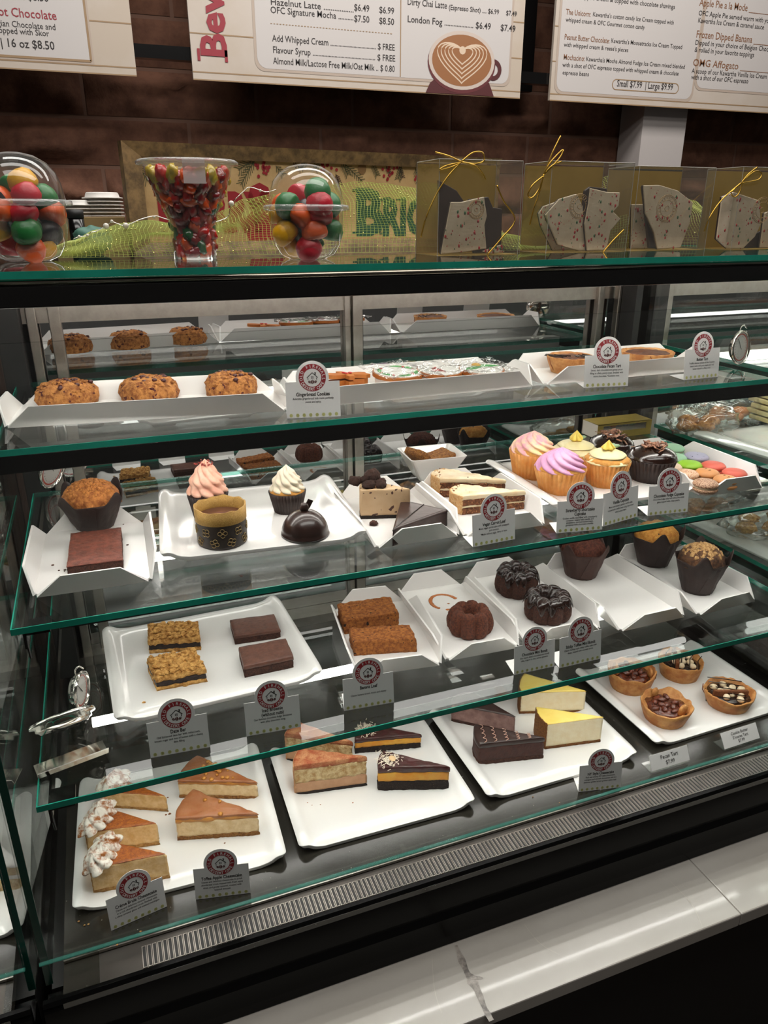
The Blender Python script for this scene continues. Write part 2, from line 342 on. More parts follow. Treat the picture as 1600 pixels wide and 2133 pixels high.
# right board
xl = bx(1145, 207); t, ox, zb = board('menu_board', 'ice cream drinks menu board at right above the white column', xl, xl+1.5, ZB, ZB+.9,
    [(bx(1158, 185), bx(1440, 195), bz(1160, 190), ZB+.9, .03), (bx(1447, 195), xl+1.4, bz(1440, 190)+.012, ZB+.9, .03)], [.0, .02, .12, .225, .33, .44, .55])
put(t, ox, zb, [('with whipped cream & topped with chocolate shavings', 1180, -6, 9, MINK, 'LEFT', {'w': 1408}),
    ('The Unicorn:', 1178, 30, 10, MTAN, 'LEFT', {'w': 1230, 'bold': .01}), ("Kawartha's cotton candy Ice Cream topped with", 1234, 34, 8, MINK, 'LEFT', {'w': 1404}), ('whipped cream & OFC Gourmet cotton candy', 1178, 45, 8, MINK, 'LEFT', {'w': 1344}),
    ('Peanut Butter Chocolate:', 1175, 82, 10, MTAN, 'LEFT', {'w': 1269, 'bold': .01}), ("Kawartha's Moosetracks Ice Cream Topped", 1272, 89, 8, MINK, 'LEFT', {'w': 1421}), ("with whipped cream & reese's pieces", 1174, 97, 8, MINK, 'LEFT', {'w': 1309}),
    ('Mochacino:', 1173, 124, 10, MTAN, 'LEFT', {'w': 1217, 'bold': .01}), ("Kawartha's Mocha Almond Fudge Ice Cream mixed blended", 1220, 127, 8, MINK, 'LEFT', {'w': 1427}),
    ('with a shot of OFC espresso topped with whipped cream & chocolate', 1171, 139, 8, MINK, 'LEFT', {'w': 1415}), ('espresso beans', 1171, 155, 8, MINK, 'LEFT', {'w': 1226}),
    ('Small $7.99  | Large $9.99', 1284, 180, 12, MINK, 'LEFT', {'w': 1401, 'bold': .012}),
    ('Apple Pie a la Mode _____________', 1456, 12, 13, MTAN, 'LEFT', {'w': 1640, 'bold': .01}), ('OFC Apple Pie served warm with your choice of', 1454, 32, 9, MINK, 'LEFT', {'w': 1650}), ('Kawartha Ice Cream & caramel sauce', 1453, 47, 9, MINK, 'LEFT', {'w': 1592}),
    ('Frozen Dipped Banana _____________', 1449, 78, 13, MTAN, 'LEFT', {'w': 1650, 'bold': .01}), ('Dipped in your choice of Belgian Chocolate', 1447, 93, 9, MINK, 'LEFT', {'w': 1620}), ('& rolled in your favorite toppings', 1446, 108, 9, MINK, 'LEFT', {'w': 1571}),
    ('OMG Affogato _____________', 1442, 137, 13, MTAN, 'LEFT', {'w': 1640, 'bold': .01}), ('A scoop of our Kawartha Vanilla Ice Cream', 1440, 152, 9, MINK, 'LEFT', {'w': 1598}), ('with a shot of our OFC espresso', 1439, 165, 9, MINK, 'LEFT', {'w': 1559})])
a, b, c, d = bx(1273, 190)-ox, bx(1412, 196)-ox, bz(1273, 187)-zb, bz(1278, 164)-zb; R1 = rrect(a, b, c, d, .018)[0]; R2 = rrect(a+.003, b-.003, c+.003, d-.003, .015)[0]; n = len(R1)
mk('price_outline', flat((R1+R2, [(i, (i+1) % n, (i+1) % n+n, i+n) for i in range(n)]), y=-.002), SEAM, t)
P = aty(300, 92, 2.62)
tag(mk('mounting_rail', box(-.9, 3.6, 2.615, 2.65, P.z-.035, P.z), BLACK), 'black horizontal rail the menu boards hang on, against the stone wall', 'rail')
# dark glossy panel seen between the two right boards
tag(bev(mk('black_screen', box(bx(1088, 100), bx(1142, 100)+.02, 2.72, 2.75, bz(1100, 165)-.02, 3.0), BLACK), .004), 'glossy black panel between the middle and right menu boards', 'panel')
# ================================================================== QUARTZ LEDGE AND FRONT
QM = mat('quartz_white', 'aaa69f', .24, col2='a29d95', nscale=3, coat=.3)
qz = CAMZ-.95; qt = .024
led = thing('quartz_ledge', 'white quartz counter ledge with grey veins in front of the display case', 'counter', (.6, .6, qz-qt))
for (a, b) in ((-1.6, at(1440, 1793, qz).x), (at(1440, 1793, qz).x, 3.0)):
    bev(mk('quartz_slab', move(box(a+.0003, b-.0003, .565, .72, 0, qt), (-.6, -.6, 0)), QM, led), .002)
VM = mat('quartz_vein', '5c5652', .3, col2='9a938b', nscale=60); VF = mat('quartz_vein_fine', 'a8a198', .3)
def vein(pxs, wds, m, nm='vein', dz=.0003):
    P = [at(u, v, qz+dz) - Vector((.6, .6, qz-qt)) for u, v in pxs]; P = spline(P, 5); k = len(P); V, F = [], []
    for i, p in enumerate(P):
        d = (P[min(i+1, k-1)]-P[max(i-1, 0)]).normalized(); q = Vector((-d.y, d.x, 0)); f = i/(k-1)*(len(wds)-1); j = min(int(f), len(wds)-2); w_ = (wds[j]*(1-f+j)+wds[j+1]*(f-j))*(.75+.5*noise.noise(p*90)+.25)
        V += [tuple(p+q*w_*.5), tuple(p-q*w_*.5)]
    for i in range(k-1): F.append((2*i, 2*i+1, 2*i+3, 2*i+2))
    mk(nm, (V, F), m, led)
vein([(950, 1969), (962, 2000), (975, 2030), (985, 2044), (997, 2068), (1010, 2100), (1024, 2126)], [.004, .009, .007, .016, .009, .007, .008], VM)
vein([(975, 2030), (990, 2036), (1006, 2037)], [.008, .006, .001], VM, 'vein', .0006)
vein([(1092, 1925), (1125, 1965), (1165, 1988)], [.0006, .001, .0005], VF); vein([(1396, 1835), (1430, 1870), (1448, 1895), (1462, 1928)], [.0006, .0012, .0008, .0006], VF)
vein([(1205, 1888), (1220, 1905)], [.001, .0006], VF); vein([(900, 1990), (905, 2060), (920, 2110)], [.0005, .0008, .0005], VF)
tag(mk('counter_front', box(-1.6, 3.0, .59, .64, 0, qz-qt-.001), mat('front_panel_black', '0a0908', .5)), 'black counter front panel below the white ledge', 'panel')
# ================================================================== DISPLAY CASES
def edges(x0, x1, y0, y1, z, th, par, yback=True):
    e = .0015
    L = [box(x0-e, x1+e, y0-e, y0, z-th, z), box(x0-e, x0, y0, y1, z-th, z), box(x1, x1+e, y0, y1, z-th, z)]
    if yback: mk('glass_edge', box(x0-e, x1+e, y1, y1+e, z-th, z), thin('edge_faint', (.45, .75, .68), 1.4, 0, .5, .18, (.12, .45, .38)), par)
    return mk('glass_edge', join(*L), EDGE, par)
def case(x0, x1, label, slots=(0, 0)):
    t = thing('display_case', label, 'display case', (0, 0, 0))
    g = mk('top_glass', box(x0-.018, x1+.018, .93, 1.52, CAMZ-.064, CAMZ-.056), GLASS, t); edges(x0-.018, x1+.018, .93, 1.52, CAMZ-.056, .008, g)
    mk('canopy_trim', prism([(.99, CAMZ-.0708), (.99, CAMZ-.0643)]+[(.9262-.0032*math.sin(PI*i/8), CAMZ-.0675+.0032*math.cos(PI*i/8)) for i in range(9)], x0-.018, x1+.018, 'x'), mat('trim_dark_chrome', '8a8478', .1, 1.), t, True)
    bev(mk('canopy', join(box(x0-.018, x1+.018, .924, .934, CAMZ-.094, CAMZ-.071), box(x0-.018, x1+.018, .934, 1.0, CAMZ-.0745, CAMZ-.071)), BLACK, t), .0015)
    mk('light_housing', box(x0, x1, 1.26, 1.31, CAMZ-.078, CAMZ-.068), BLACKM, t); mk('light_tube', tube([(x0+.04, 1.285, CAMZ-.088), (x1-.06, 1.285, CAMZ-.088)], .006, 12), TUBE3, t)
    mk('light_tube', tube([(x0+.02, .958, CAMZ-.083), (x1-.02, .958, CAMZ-.083)], .0065, 10), TUBE, t)
    for nm, z, yf, yb in (('top', Z1, .978, 1.395), ('middle', Z2, .852, 1.335), ('bottom', Z3, .779, 1.36)):
        th = .0085; g = mk('glass_shelf', box(x0, x1, yf, yb, z-th, z-.0003), GLASS, t); edges(x0, x1, yf, yb, z-.0004, th-.0006, g)
        for sx in (x0+.012, x1-.04):
            b = mk('shelf_bracket', join(box(sx, sx+.028, yf+.001, yf+.035, z-.0125, z-th-.0002), box(sx-.002, sx+.001, yf+.001, yb, z-.03, z-th-.0002)), BLACK, t)
            if nm != 'top': mk('bracket_hook', tube([(sx, yf+.004, z-.012), (sx+.001, yf+.006, z-.045)], .0017, 6), BLACK, b)
    bev(mk('light_bar', join(box(x0, x1, .976, .984, Z1-.031, Z1-.009), box(x0, x1, .984, 1.03, Z1-.0125, Z1-.009)), BLACK, t), .001)
    mk('light_tube', tube([(x0+.05, 1.30, Z1-.028), (x1-.075, 1.30, Z1-.028)], .0125, 16), TUBE3, t, True); mk('light_tube', tube([(x0+.03, 1.000, Z1-.021), (x1-.03, 1.000, Z1-.021)], .0062, 10), TUBE, t); mk('light_housing', join(box(x0+.02, x1-.04, 1.286, 1.3155, Z1-.0145, Z1-.0095), box(x0+.02, x1-.04, 1.3135, 1.3155, Z1-.043, Z1-.0145)), mat('housing_white', 'c8c4be', .4), t)
    for z, y in ((Z2, 1.035), (Z3, .945)): mk('light_tube', tube([(x0+.06, y, z-.0175), (x1-.03, y, z-.0175)], .0068, 12), TUBE4, t, True)
    for z, yf in ((Z2, .852), (Z3, .779)): mk('fill_strip_channel', box(x0+.05, x1-.05, yf+.003, yf+.009, z-.0126, z-.009), BLACKM, t); mk('fill_strip', ([(x0+.05, yf+.0035, z-.01265), (x0+.05, yf+.0085, z-.01265), (x1-.05, yf+.0085, z-.01265), (x1-.05, yf+.0035, z-.01265)], [(0, 1, 2, 3)]), FILLM, t)  # strip and channel added to light the food below from the front
    for a, b in ((x0+.03, (x0+x1)/2+.02), ((x0+x1)/2+.022, x1-.01)): mk('mirror_door', box(a, b, 1.447, 1.453, Z4, CAMZ-.15), MIRROR, t)
    xm = x0+.636
    for a, b, y in ((x0+.028, x0+.044, 1.412), (x0+.062, x0+.081, 1.424), (x0+.594, x0+.606, 1.430), (x0+.608, x0+.628, 1.422), (x1-.053, x1-.037, 1.424), (x1-.011, x1+.003, 1.410)):
        bev(mk('steel_post', box(a, b, y, y+.016, Z4, CAMZ-.074), STEEL, t), .0015)
    mk('steel_header', box(x0, x1, 1.436, 1.446, CAMZ-.172, CAMZ-.1), STEEL, t); mk('rear_sill', box(x0, x1, 1.40, 1.446, Z4-.004, Z4+.02), STEEL, t)
    mk('deck', join(box(x0, x1, .735, 1.446, Z4-.02, Z4-.0005), box(x0, x1, .68, .7345, Z4-.02, Z4-.004)), DECK, t)
    mk('rear_panel', box(x0-.018, x1+.018, 1.454, 1.47, Z4-.1, CAMZ-.066), BLACKM, t)
    # perforated air grille along the front
    gx0, gx1 = x0+.09, x1-.02; n = int((gx1-gx0)/.0062); L, M_ = [], []
    for i in range(n):
        x = gx0+i*.0062; L.append(box(x, x+.0036, .6935, .7215, Z4-.0036, Z4-.0030)); M_.append(box(x-.0009, x, .6925, .7225, Z4-.0036, Z4-.0022)); M_.append(box(x+.0036, x+.0042, .6925, .7225, Z4-.0036, Z4-.0022))
        M_.append(box(x, x+.0036, .6925, .6932, Z4-.0036, Z4-.0022)); M_.append(box(x, x+.0036, .7218, .7225, Z4-.0036, Z4-.0022))
    gr = mk('air_grille', box(gx0-.05, gx1+.012, .688, .732, Z4-.0045, Z4-.0037), mat('grille_grey', '4c4844', .3, .7), t)
    tag(mk('grille_slots', join(*L), BLACKM, gr), kind='stuff'); tag(mk('slot_rims', join(*M_), STEEL, gr), kind='stuff')
    mk('grille_lip', box(x0, x1, .7325, .7342, Z4-.0035, Z4+.0006), CHROME, t)
    prof = [(.690, Z4-.001), (.684, Z4), (.6805, Z4-.004), (.6835, Z4-.008), (.680, Z4-.012), (.676, Z4-.05), (.677, Z4-.056), (.671, Z4-.064), (.668, Z4-.094), (.672, Z4-.098), (.672, qz+.0015), (.72, qz+.0015), (.72, Z4-.03), (.690, Z4-.03)]
    mk('front_bumper', prism(prof, x0-.021, x1+.021, 'x'), mat('bumper_black', '070707', .22, spec=.12), t)
    for x in (x0-.022, x1+.014):
        g = mk('end_glass', box(x, x+.008, .726, 1.42, Z4-.02, CAMZ-.094), GLASS, t)
        mk('glass_edge', box(x, x+.008, .7245, .7258, Z4-.02, CAMZ-.094), mat('edge_dark_green', '0a3a30', .25), g)
    g = mk('front_glass', box(x0-.02, x1+.02, .7055, .7095, Z4+.036, CAMZ-.1), FRONTG, t)
    mk('glass_edge', box(x0-.02, x1+.02, .7052, .7098, Z4+.0345, Z4+.0358), thin('edge_faint', (.45, .75, .68), 1.4, 0, .5, .18, (.12, .45, .38)), g)
    mk('corner_post', box(x1-.004, x1+.012, 1.36, 1.408, Z4, CAMZ-.08), BLACKM, t); mk('corner_post', box(x0-.016, x0+.02, 1.37, 1.43, Z4, CAMZ-.08), BLACKM, t)
    mk('base_cabinet', box(x0-.018, x1+.018, .73, 1.5, .02, Z4-.035), BLACKM, t)
    return t
case(-.135, 1.095, 'black framed refrigerated glass display case in the middle, full of cakes')
case(-1.41, -.19, 'black framed glass display case cut by the left edge of the photo')
case(1.165, 2.4, 'black framed glass display case cut by the right edge, with wrapped goods')
# ================================================================== TRAYS AND PLATTERS
def frame(FL, FR, z):
    a, b = at(*FL, z), at(*FR, z); ex = (b-a).normalized(); return a, b, ex, Vector((-ex.y, ex.x, 0)), math.atan2(ex.y, ex.x)
def tray(FL, FR, back, z, label, hl=.03, group=None):
    a, b, ex, ey, rz = frame(FL, FR, z); W = (b-a).length; D = (at(*back, z+hl)-a).dot(ey)
    c = a+ex*W/2+ey*D/2; t = thing('serving_tray', label, 'tray', (c.x, c.y, z), rz, group)
    r = .016; P = rrect(-W/2, W/2, -D/2, D/2, r, 4)[0]; th = .003
    bev(mk('tray_base', prism(P, 0, th), WHITE, t), .0008)
    fl = hl*.35; ch = hl*1.05
    def lip(p, q, o):
        p, q, o = Vector(p), Vector(q), Vector(o); d = (q-p).normalized()
        V = [p-o*.0, q-o*.0, q-d*ch+o*fl, p+d*ch+o*fl]; V = [(V[0].x, V[0].y, 0.0005), (V[1].x, V[1].y, 0.0005), (V[2].x, V[2].y, hl), (V[3].x, V[3].y, hl)]
        n_ = -o*.003; V += [(v[0]+n_.x, v[1]+n_.y, v[2]+(0 if i > 1 else .002)) for i, v in enumerate(V)]
        return V, [(0, 1, 2, 3), (7, 6, 5, 4), (1, 0, 4, 5), (2, 1, 5, 6), (3, 2, 6, 7), (0, 3, 7, 4)]
    k = .005
    for p, q, o in (((-W/2+k, -D/2), (W/2-k, -D/2), (0, -1)), ((W/2-k, D/2), (-W/2+k, D/2), (0, 1)), ((-W/2, D/2-k), (-W/2, -D/2+k), (-1, 0)), ((W/2, -D/2+k), (W/2, D/2-k), (1, 0))):
        mk('tray_lip', lip(p, q, o), WHITE, t)
    return t, z+th
def platter(FL, FR, BL, z, label, rise=.0, group=None):
    a, b, ex, ey, rz = frame(FL, FR, z); W = (b-a).length; D = (at(*BL, z)-a).dot(ey)
    c = a+ex*W/2+ey*D/2; t = thing('platter', label, 'platter', (c.x, c.y, z), rz, group)
    nx, ny = 48, 16; V, F = [], []
    def zp(x):
        e = (W/2-abs(x))/W
        if e < .085: return .0095*math.sin(PI*min(1, (e+.03)/.13))**1.2
        return .0095*math.sin(PI*.885)**1.2*max(0, 1-(e-.085)/.05)
    for j in range(ny+1):
        for i in range(nx+1):
            u = -1+2*i/nx; u = math.copysign(1-(1-abs(u))**1.5, u); x = u*W/2; y = (-.5+j/ny)*D; rr = .010; ax = W/2-abs(x)
            lim = D/2-(rr-math.sqrt(max(0, rr*rr-(rr-ax)**2)) if ax < rr else 0); y = y/(D/2)*lim
            ez = .0016 if j in (0, ny) else 0
            V.append((x, y, .008+rise+zp(x)-ez))
    for j in range(ny):
        for i in range(nx): q = j*(nx+1)+i; F.append((q, q+1, q+nx+2, q+nx+1))
    o = mk('dish', (V, F), CERA, t, True); solid(o, .006); bev(o, .0018, 3)
    for sx in (-1, 1):
        x = sx*W*.3; w_ = W*.08
        for sy in (-1, 1): mk('foot', prism([(x-w_, 0), (x+w_, 0), (x+w_+.012, .004+rise), (x-w_-.012, .004+rise)], sy*(D/2-.03)-.012, sy*(D/2-.03)+.012, 'y'), CERA, t)
    return t, z+.008+rise
# ---------------- cards
EM = {}
def emblem():
    if EM: return EM
    EM['ring'] = disc2(.25, 40, ri=.165); L = []
    def arc(s, r, mid, span, flip):
        n = len(s)
        for i, chh in enumerate(s):
            if chh == ' ': continue
            a = mid+(-1 if not flip else 1)*span*((i+.5)/n-.5); tm = textmesh(chh, .075, 'CENTER', .012, 1.)
            rot = a-PI/2 if not flip else a+PI/2
            L.append(flat(tm, ((r)*math.cos(a), (r)*math.sin(a)), 0, rot))
    arc('OLD FIREHALL', .183, PI/2, 3.7, False); arc('DESSERT CAFE', .234, -PI/2, 2.3, True)
    EM['letters'] = join(*L)
    H = [line2(-.1, .0, 0, .09, .013), line2(.1, .0, 0, .09, .013), line2(-.08, .0, -.08, -.04, .011), line2(.08, .0, .08, -.04, .011), rect2(.045, .065, .05, .085), rect2(.04, .07, .085, .095),
         rect2(-.02, -.004, .008, .024), rect2(.004, .02, .008, .024), rect2(-.02, -.004, -.016, 0), rect2(.004, .02, -.016, 0)]
    EM['house'] = join(*[flat(h) for h in H])
    B = []
    for cx_, rot_, s_ in ((0, 0, 1.), (-.055, .8, .75), (.055, -.8, .75)):
        for sd in (-1, 1):
            pts = [(sd*(.006+.022*math.sin(PI*i/10))*s_, (-.04+.08*i/10)*s_) for i in range(11)]+[(sd*.003*s_, (.04-.08*i/10)*s_) for i in range(11)]
            B.append(flat((pts, [tuple(range(len(pts)))]), (cx_, -.075), 0, rot_))
    EM['beans'] = join(*B)
    hp = []
    for i in range(8):
        x = -.42+.12*i
        for k in range(6): hp.append(flat(disc2(.016, 6, (x+.018*math.cos(k*PI/3), .05+.02*math.sin(k*PI/3)))))
        hp.append(flat(disc2(.02, 8, (x, .05))))
    EM['hops'] = join(*hp)
    return EM
CARDME = {}
def card(BL, BR, z, title, lines, label, lean=.12, W=None):
    a, b, ex, ey, rz = frame(BL, BR, z); W = W or (b-a).length; E_ = emblem()
    t = thing('name_card', label, 'sign card', tuple((a+b)/2), rz)
    R = Matrix.Rotation(-lean, 4, 'X')
    def pl(vf, dy): return xf((([(v[0]*W, v[1]-dy, v[2]*W) for v in vf[0]]), vf[1]), R)
    H, cz_ = .66, .73
    out = [(-.5, 0), (.5, 0), (.5, H), (.30, H)]
    a0 = math.asin((H-cz_)/.305)
    for i in range(25): q = a0+(PI-2*a0)*i/24; out.append((.305*math.cos(q), cz_+.305*math.sin(q)))
    out += [(-.30, H), (-.5, H)]
    V, F = prism(out, 0, .0006/W, 'y'); V = [(v[0]*W, v[1]*W, v[2]*W) for v in V]
    mk('card', xf((V, F), R), PAPER, t)
    mk('card_foot', ([(-.5*W, 0, .0004), (.5*W, 0, .0004), (.42*W, .55*W, .0004), (-.42*W, .55*W, .0004)], [(0, 1, 2, 3)]), PAPER, t)
    off = lambda vf, dz: ([(v[0], v[1], v[2]+dz) for v in vf[0]], vf[1])
    mk('red_ring', pl(off(flat(E_['ring']), cz_), .0002), RED, t)
    mk('ring_lettering', pl(off(E_['letters'], cz_), .0004), PAPER, t)
    mk('house_logo', pl(off(join(E_['house']), cz_), .0003), INK, t); mk('bean_logo', pl(off(E_['beans'], cz_), .0003), mat('bean_maroon', '4a1c1c', .6), t)
    mk('hop_border', pl(E_['hops'], .0002), HOP, t)
    T = title.split('|'); L = []; zt = .40 if len(T) == 1 else .43
    for i, s in enumerate(T):
        tm = textmesh(s, .096, 'CENTER', .018, .74); k = min(1, .9/width(tm)); L.append(flat(([(x*k, y_) for x, y_ in tm[0]], tm[1]), (0, zt-.085*i)))
    mk('title_lettering', pl(join(*L), .0003), INK, t)
    L = []; z0 = zt-.085*(len(T)-1)-.065; st_ = min(.062, (z0-.09)/max(1, len(lines)))
    for i, s in enumerate(lines):
        tm = textmesh(s, .056, 'CENTER', .004, .8); k = min(1, .93/width(tm)); L.append(flat(([(x*k, y_) for x, y_ in tm[0]], tm[1]), (0, z0-st_*i)))
    mk('description_lettering', pl(join(*L), .0003), INK, t)
    return t
# ================================================================== FOOD BUILDERS
def F_(n, *a, **k): return mat(n, *a, **k)
CRUMBT = F_('crust_tan', 'b07a3e', .85, col2='7f4f22', nscale=300, bump=1., bscale=500)
CRUMBD = F_('crust_dark', '2a1a14', .8, col2='1a100c', nscale=400, bump=1., bscale=600, speck=('6b5648', 900, .68))
CHOC = F_('chocolate_cake', '5a3324', .8, col2='371c13', nscale=350, bump=1., bscale=600)
FUDGE = F_('fudge_icing', '6a4234', .42, col2='563428', nscale=120, bump=.35, bscale=220)
GLAZE = F_('chocolate_glaze', '2a1812', .16, col2='1d100c', nscale=60, coat=.3, bump=.25, bscale=120)
CHOCSM = F_('smooth_chocolate', '3a2622', .32, col2='30201c', nscale=60, bump=.1, bscale=90)
CREAM = F_('cheesecake_cream', 'fbedcb', .5, col2='f5e2b8', nscale=80, bump=.35, bscale=350, sss=.05)
NYTOP = F_('cheesecake_top', 'efd571', .35, col2='ecc95c', nscale=30, bump=.1)
CRUSTG = F_('graham_crust', '9a6127', .85, col2='74441a', nscale=400, bump=1., bscale=600)
def slice_geo(FLb, FLt, BLt, TIPt, z, h=None, bulge=.10):
    A = at(*FLb, z); h = h or hgt(A, FLt[1]); B = at(*BLt, z+h); T = at(*TIPt, z+h)
    A, B, T = (Vector((p.x, p.y)) for p in (A, B, T)); c = (A+B+T)/3; ch = A-B; nrm = Vector((ch.y, -ch.x)).normalized()
    if nrm.dot(c-(A+B)/2) > 0: nrm = -nrm
    arc = [B.lerp(A, i/8)+nrm*bulge*ch.length*4*(i/8)*(1-i/8) for i in range(9)]
    return [p-c for p in arc]+[T-c], c, h, [p-c for p in arc]
def cake(name, label, cat, geo, z, layers, group=None, side=None, seed=1):
    poly, c, h, arc = geo; t = thing(name, label, cat, (c.x, c.y, z+.0002), 0, group)
    for i, (nm, a, b, m, amp, fr, inset) in enumerate(layers):
        P = [p*(1-inset) for p in poly]; o = mk(nm, body(P, a*h, b*h, .0035), m, t, True); rough(o, amp, fr, seed+i, base=(i == 0))
    if side:
        nm, a, b, m, th, amp = side; n = len(arc); inn = [p*(1-th/max(p.length, .01)) for p in arc][::-1]; o = mk(nm, body([p*1.02 for p in arc]+inn, a*h, b*h, .003, nr=3), m, t, True); rough(o, amp, 260, seed+9)
    return t, poly, h
def bits(t, nm, m, poly, z, n, r, seed=1, bias=None, flatn=.6, h=None, kind=None):
    rnd = random.Random(seed); c = sum(poly, Vector((0, 0)))/len(poly); L = []
    bl = [blob(r, 4, .35, 2, k, (1, 1, flatn)) for k in range(5)]
    for i in range(n):
        k = rnd.randrange(len(poly)); p = c.lerp(poly[k].lerp(poly[(k+1) % len(poly)], rnd.random()), rnd.random()**.5*.93)
        if bias and (p-bias[0]).length > bias[1]: continue
        s = rnd.uniform(.55, 1.25); L.append(move(blob(r*s, 4, .45, 2, i, (1, 1, flatn)), (p.x, p.y, z+r*s*.3)))
    if L: return tag(mk(nm, join(*L), m, t, True), kind='stuff')
def block_geo(FLb, FLt, FRt, BLt, z, h=None):
    A = at(*FLb, z); h = h or hgt(A, FLt[1]); B = at(*FRt, z+h); C = at(*BLt, z+h); A, B, C = (Vector((p.x, p.y)) for p in (A, B, C)); D = B+C-A; c = (A+B+C+D)/4
    return [A-c, B-c, D-c, C-c], c, h, None
def rfoot(u, vb, rpx, z): P = at(u, vb, z); r = rpx*mpp(P); return foot(u, vb, r, z), r
def swirl(R, H, ridges=8, twist=5., depth=.16, tip=.1, n=96, nz=30, tiers=0, dome=2.6, seed=0):
    V, F = [], []
    for j in range(nz+1):
        t = j/nz; pr = (1-t**dome)*(1-tip)+tip*(1-t); z = H*t
        pr *= 1+.07*math.sin(2*PI*tiers*t) if tiers else 1
        if j == 0: pr = .82
        for i in range(n):
            a = 2*PI*i/n; rd = 1-abs(math.sin((ridges*a+twist*t*ridges/4)/2))**.8
            r = R*pr*(1-depth*rd); zz = z+H*.03*noise.noise(Vector((math.cos(a)*2, math.sin(a)*2, t*3+seed))); V.append((r*math.cos(a), r*math.sin(a), zz if j else 0))
    for j in range(nz):
        for i in range(n): k = (i+1) % n; F.append((j*n+i, j*n+k, (j+1)*n+k, (j+1)*n+i))
    F.append(tuple(range(n))[::-1]); return V, F
def pleated(rb, rt, h, n=34, d=.0024, z0=0.):
    def fn(a, t, r, z): return r+d*abs(math.cos(n*a/2))*(.4+.6*t), z
    return lathe([(rb, z0), (rb+(rt-rb)*.5, h*.5), (rt, h)], n*6, fn)
def cupcake(name, label, u, vb, wb, wt, vtop, z, liner, cakem, group=None):
    C, rb = rfoot(u, vb, wb/2, z); rt = wt/2*mpp(C); front = C-Vector((C.x, C.y, 0)).normalized()*rt; h = hgt(Vector((front.x, front.y, z)), vtop)
    t = thing(name, label, 'cupcake', tuple(C), random.random(), group); t.location.z = z+.0002
    mk('paper_liner', pleated(rb, rt, h), liner, t, True)
    o = mk('cake', lathe([(rt*.9, h*.8), (rt*1.0, h*.99), (rt*.99, h*1.06), (rt*.85, h*1.16), (rt*.4, h*1.26), (.0005, h*1.28)], 40), cakem, t, True); rough(o, .0012, 250, 3, False)
    return t, rt, h
def muffin(label, u, vb, wb, wt, vw, vt, z, topm, sd, group=None, crumb=None, wrapm=None):
    C, rb = rfoot(u, vb, wb/2, z); rt = wt/2*mpp(C); f = C-Vector((C.x, C.y, 0)).normalized()*rt; h = hgt(Vector((f.x, f.y, z)), vw); H = hgt(Vector((C.x, C.y, z)), vt)
    t = thing('tulip_muffin', label, 'muffin', (C.x, C.y, z+.0002), sd*.7, group)
    def fn(a, tt, r, zz):
        k = max(0, math.cos(4*a+.6))**2; e = tt**2
        return r*(1+.09*e*(1+math.cos(4*a+.6))-.015*abs(math.sin(9*a))), zz*(1+.36*e*k-.06*e) + .0005
    n = 12; o = mk('tulip_wrapper', lathe([(rb, 0)]+[(rb+(rt-rb)*(i/n)**.85, h*i/n) for i in range(1, n+1)], 96, fn, cap=False), wrapm or F_('muffin_paper', '33231f', .6, col2='271a17', nscale=40, bump=.5, bscale=90), t, True); solid(o, .0006, 1)
    rough(o, .0012, 60, sd)
    an = math.atan2(rt-rb, h); mk('wrapper_fold', xf((prism([(-rt*.30, h*.15), (rt*.22, h*.02), (rt*.34, h*.9), (rt*.02, h*.98)], -.0008, -.0002, 'y')), Matrix.Rotation(-sd*.7-.25, 4, 'Z') @ Matrix.Translation((0, -rb*1.03, 0)) @ Matrix.Rotation(an, 4, 'X')), wrapm or MC['muffin_paper'], t)
    p = [(rb*.97, .001), (rt*.84, h*.8)]+[(rt*.95*math.cos(PI/2*i/8)**.7, h*.8+(H-h*.8)*math.sin(PI/2*i/8)) for i in range(9)]
    o = mk('muffin_top', lathe(p, 64), topm, t, True); rough(o, .0035, 110, sd, False)
    if crumb:
        L = []; rnd = random.Random(sd)
        for i in range(300):
            a = rnd.random()*2*PI; q = rnd.random()**.6*.85; rr = rt*.9*q; zz = h*.82+(H-h*.82)*math.sqrt(max(0, 1-q*q)); s = rnd.uniform(.0018, .0042); L.append(move(blob(s, 4, .5, 2, i), (rr*math.cos(a), rr*math.sin(a), zz+.001)))
        tag(mk('streusel_crumbs', join(*L), crumb, t, True), kind='stuff')
    return t
CRSH = F_('white_shreds', 'e8dcc8', .7)
ORANGE_R = lambda: None
# ================================================================== BOTTOM DECK
gD = 'white platters on the bottom deck'
pa, s1 = platter((152, 1912), (600, 1796), (163, 1640), Z4, 'white platter at bottom left holding meringue and toffee apple slices')
pb, s1 = platter((625, 1783), (993, 1682), (558, 1576), Z4, 'second white platter of the bottom deck with tan mousse and orange chocolate slices')
pc, s1 = platter((1016, 1675), (1330, 1582), (888, 1496), Z4, 'white platter of the bottom deck with chocolate and plain cheesecake slices')
pd, s1 = platter((1365, 1563), (1640, 1478), (1195, 1408), Z4, 'white platter at bottom right of the case with four small tarts')
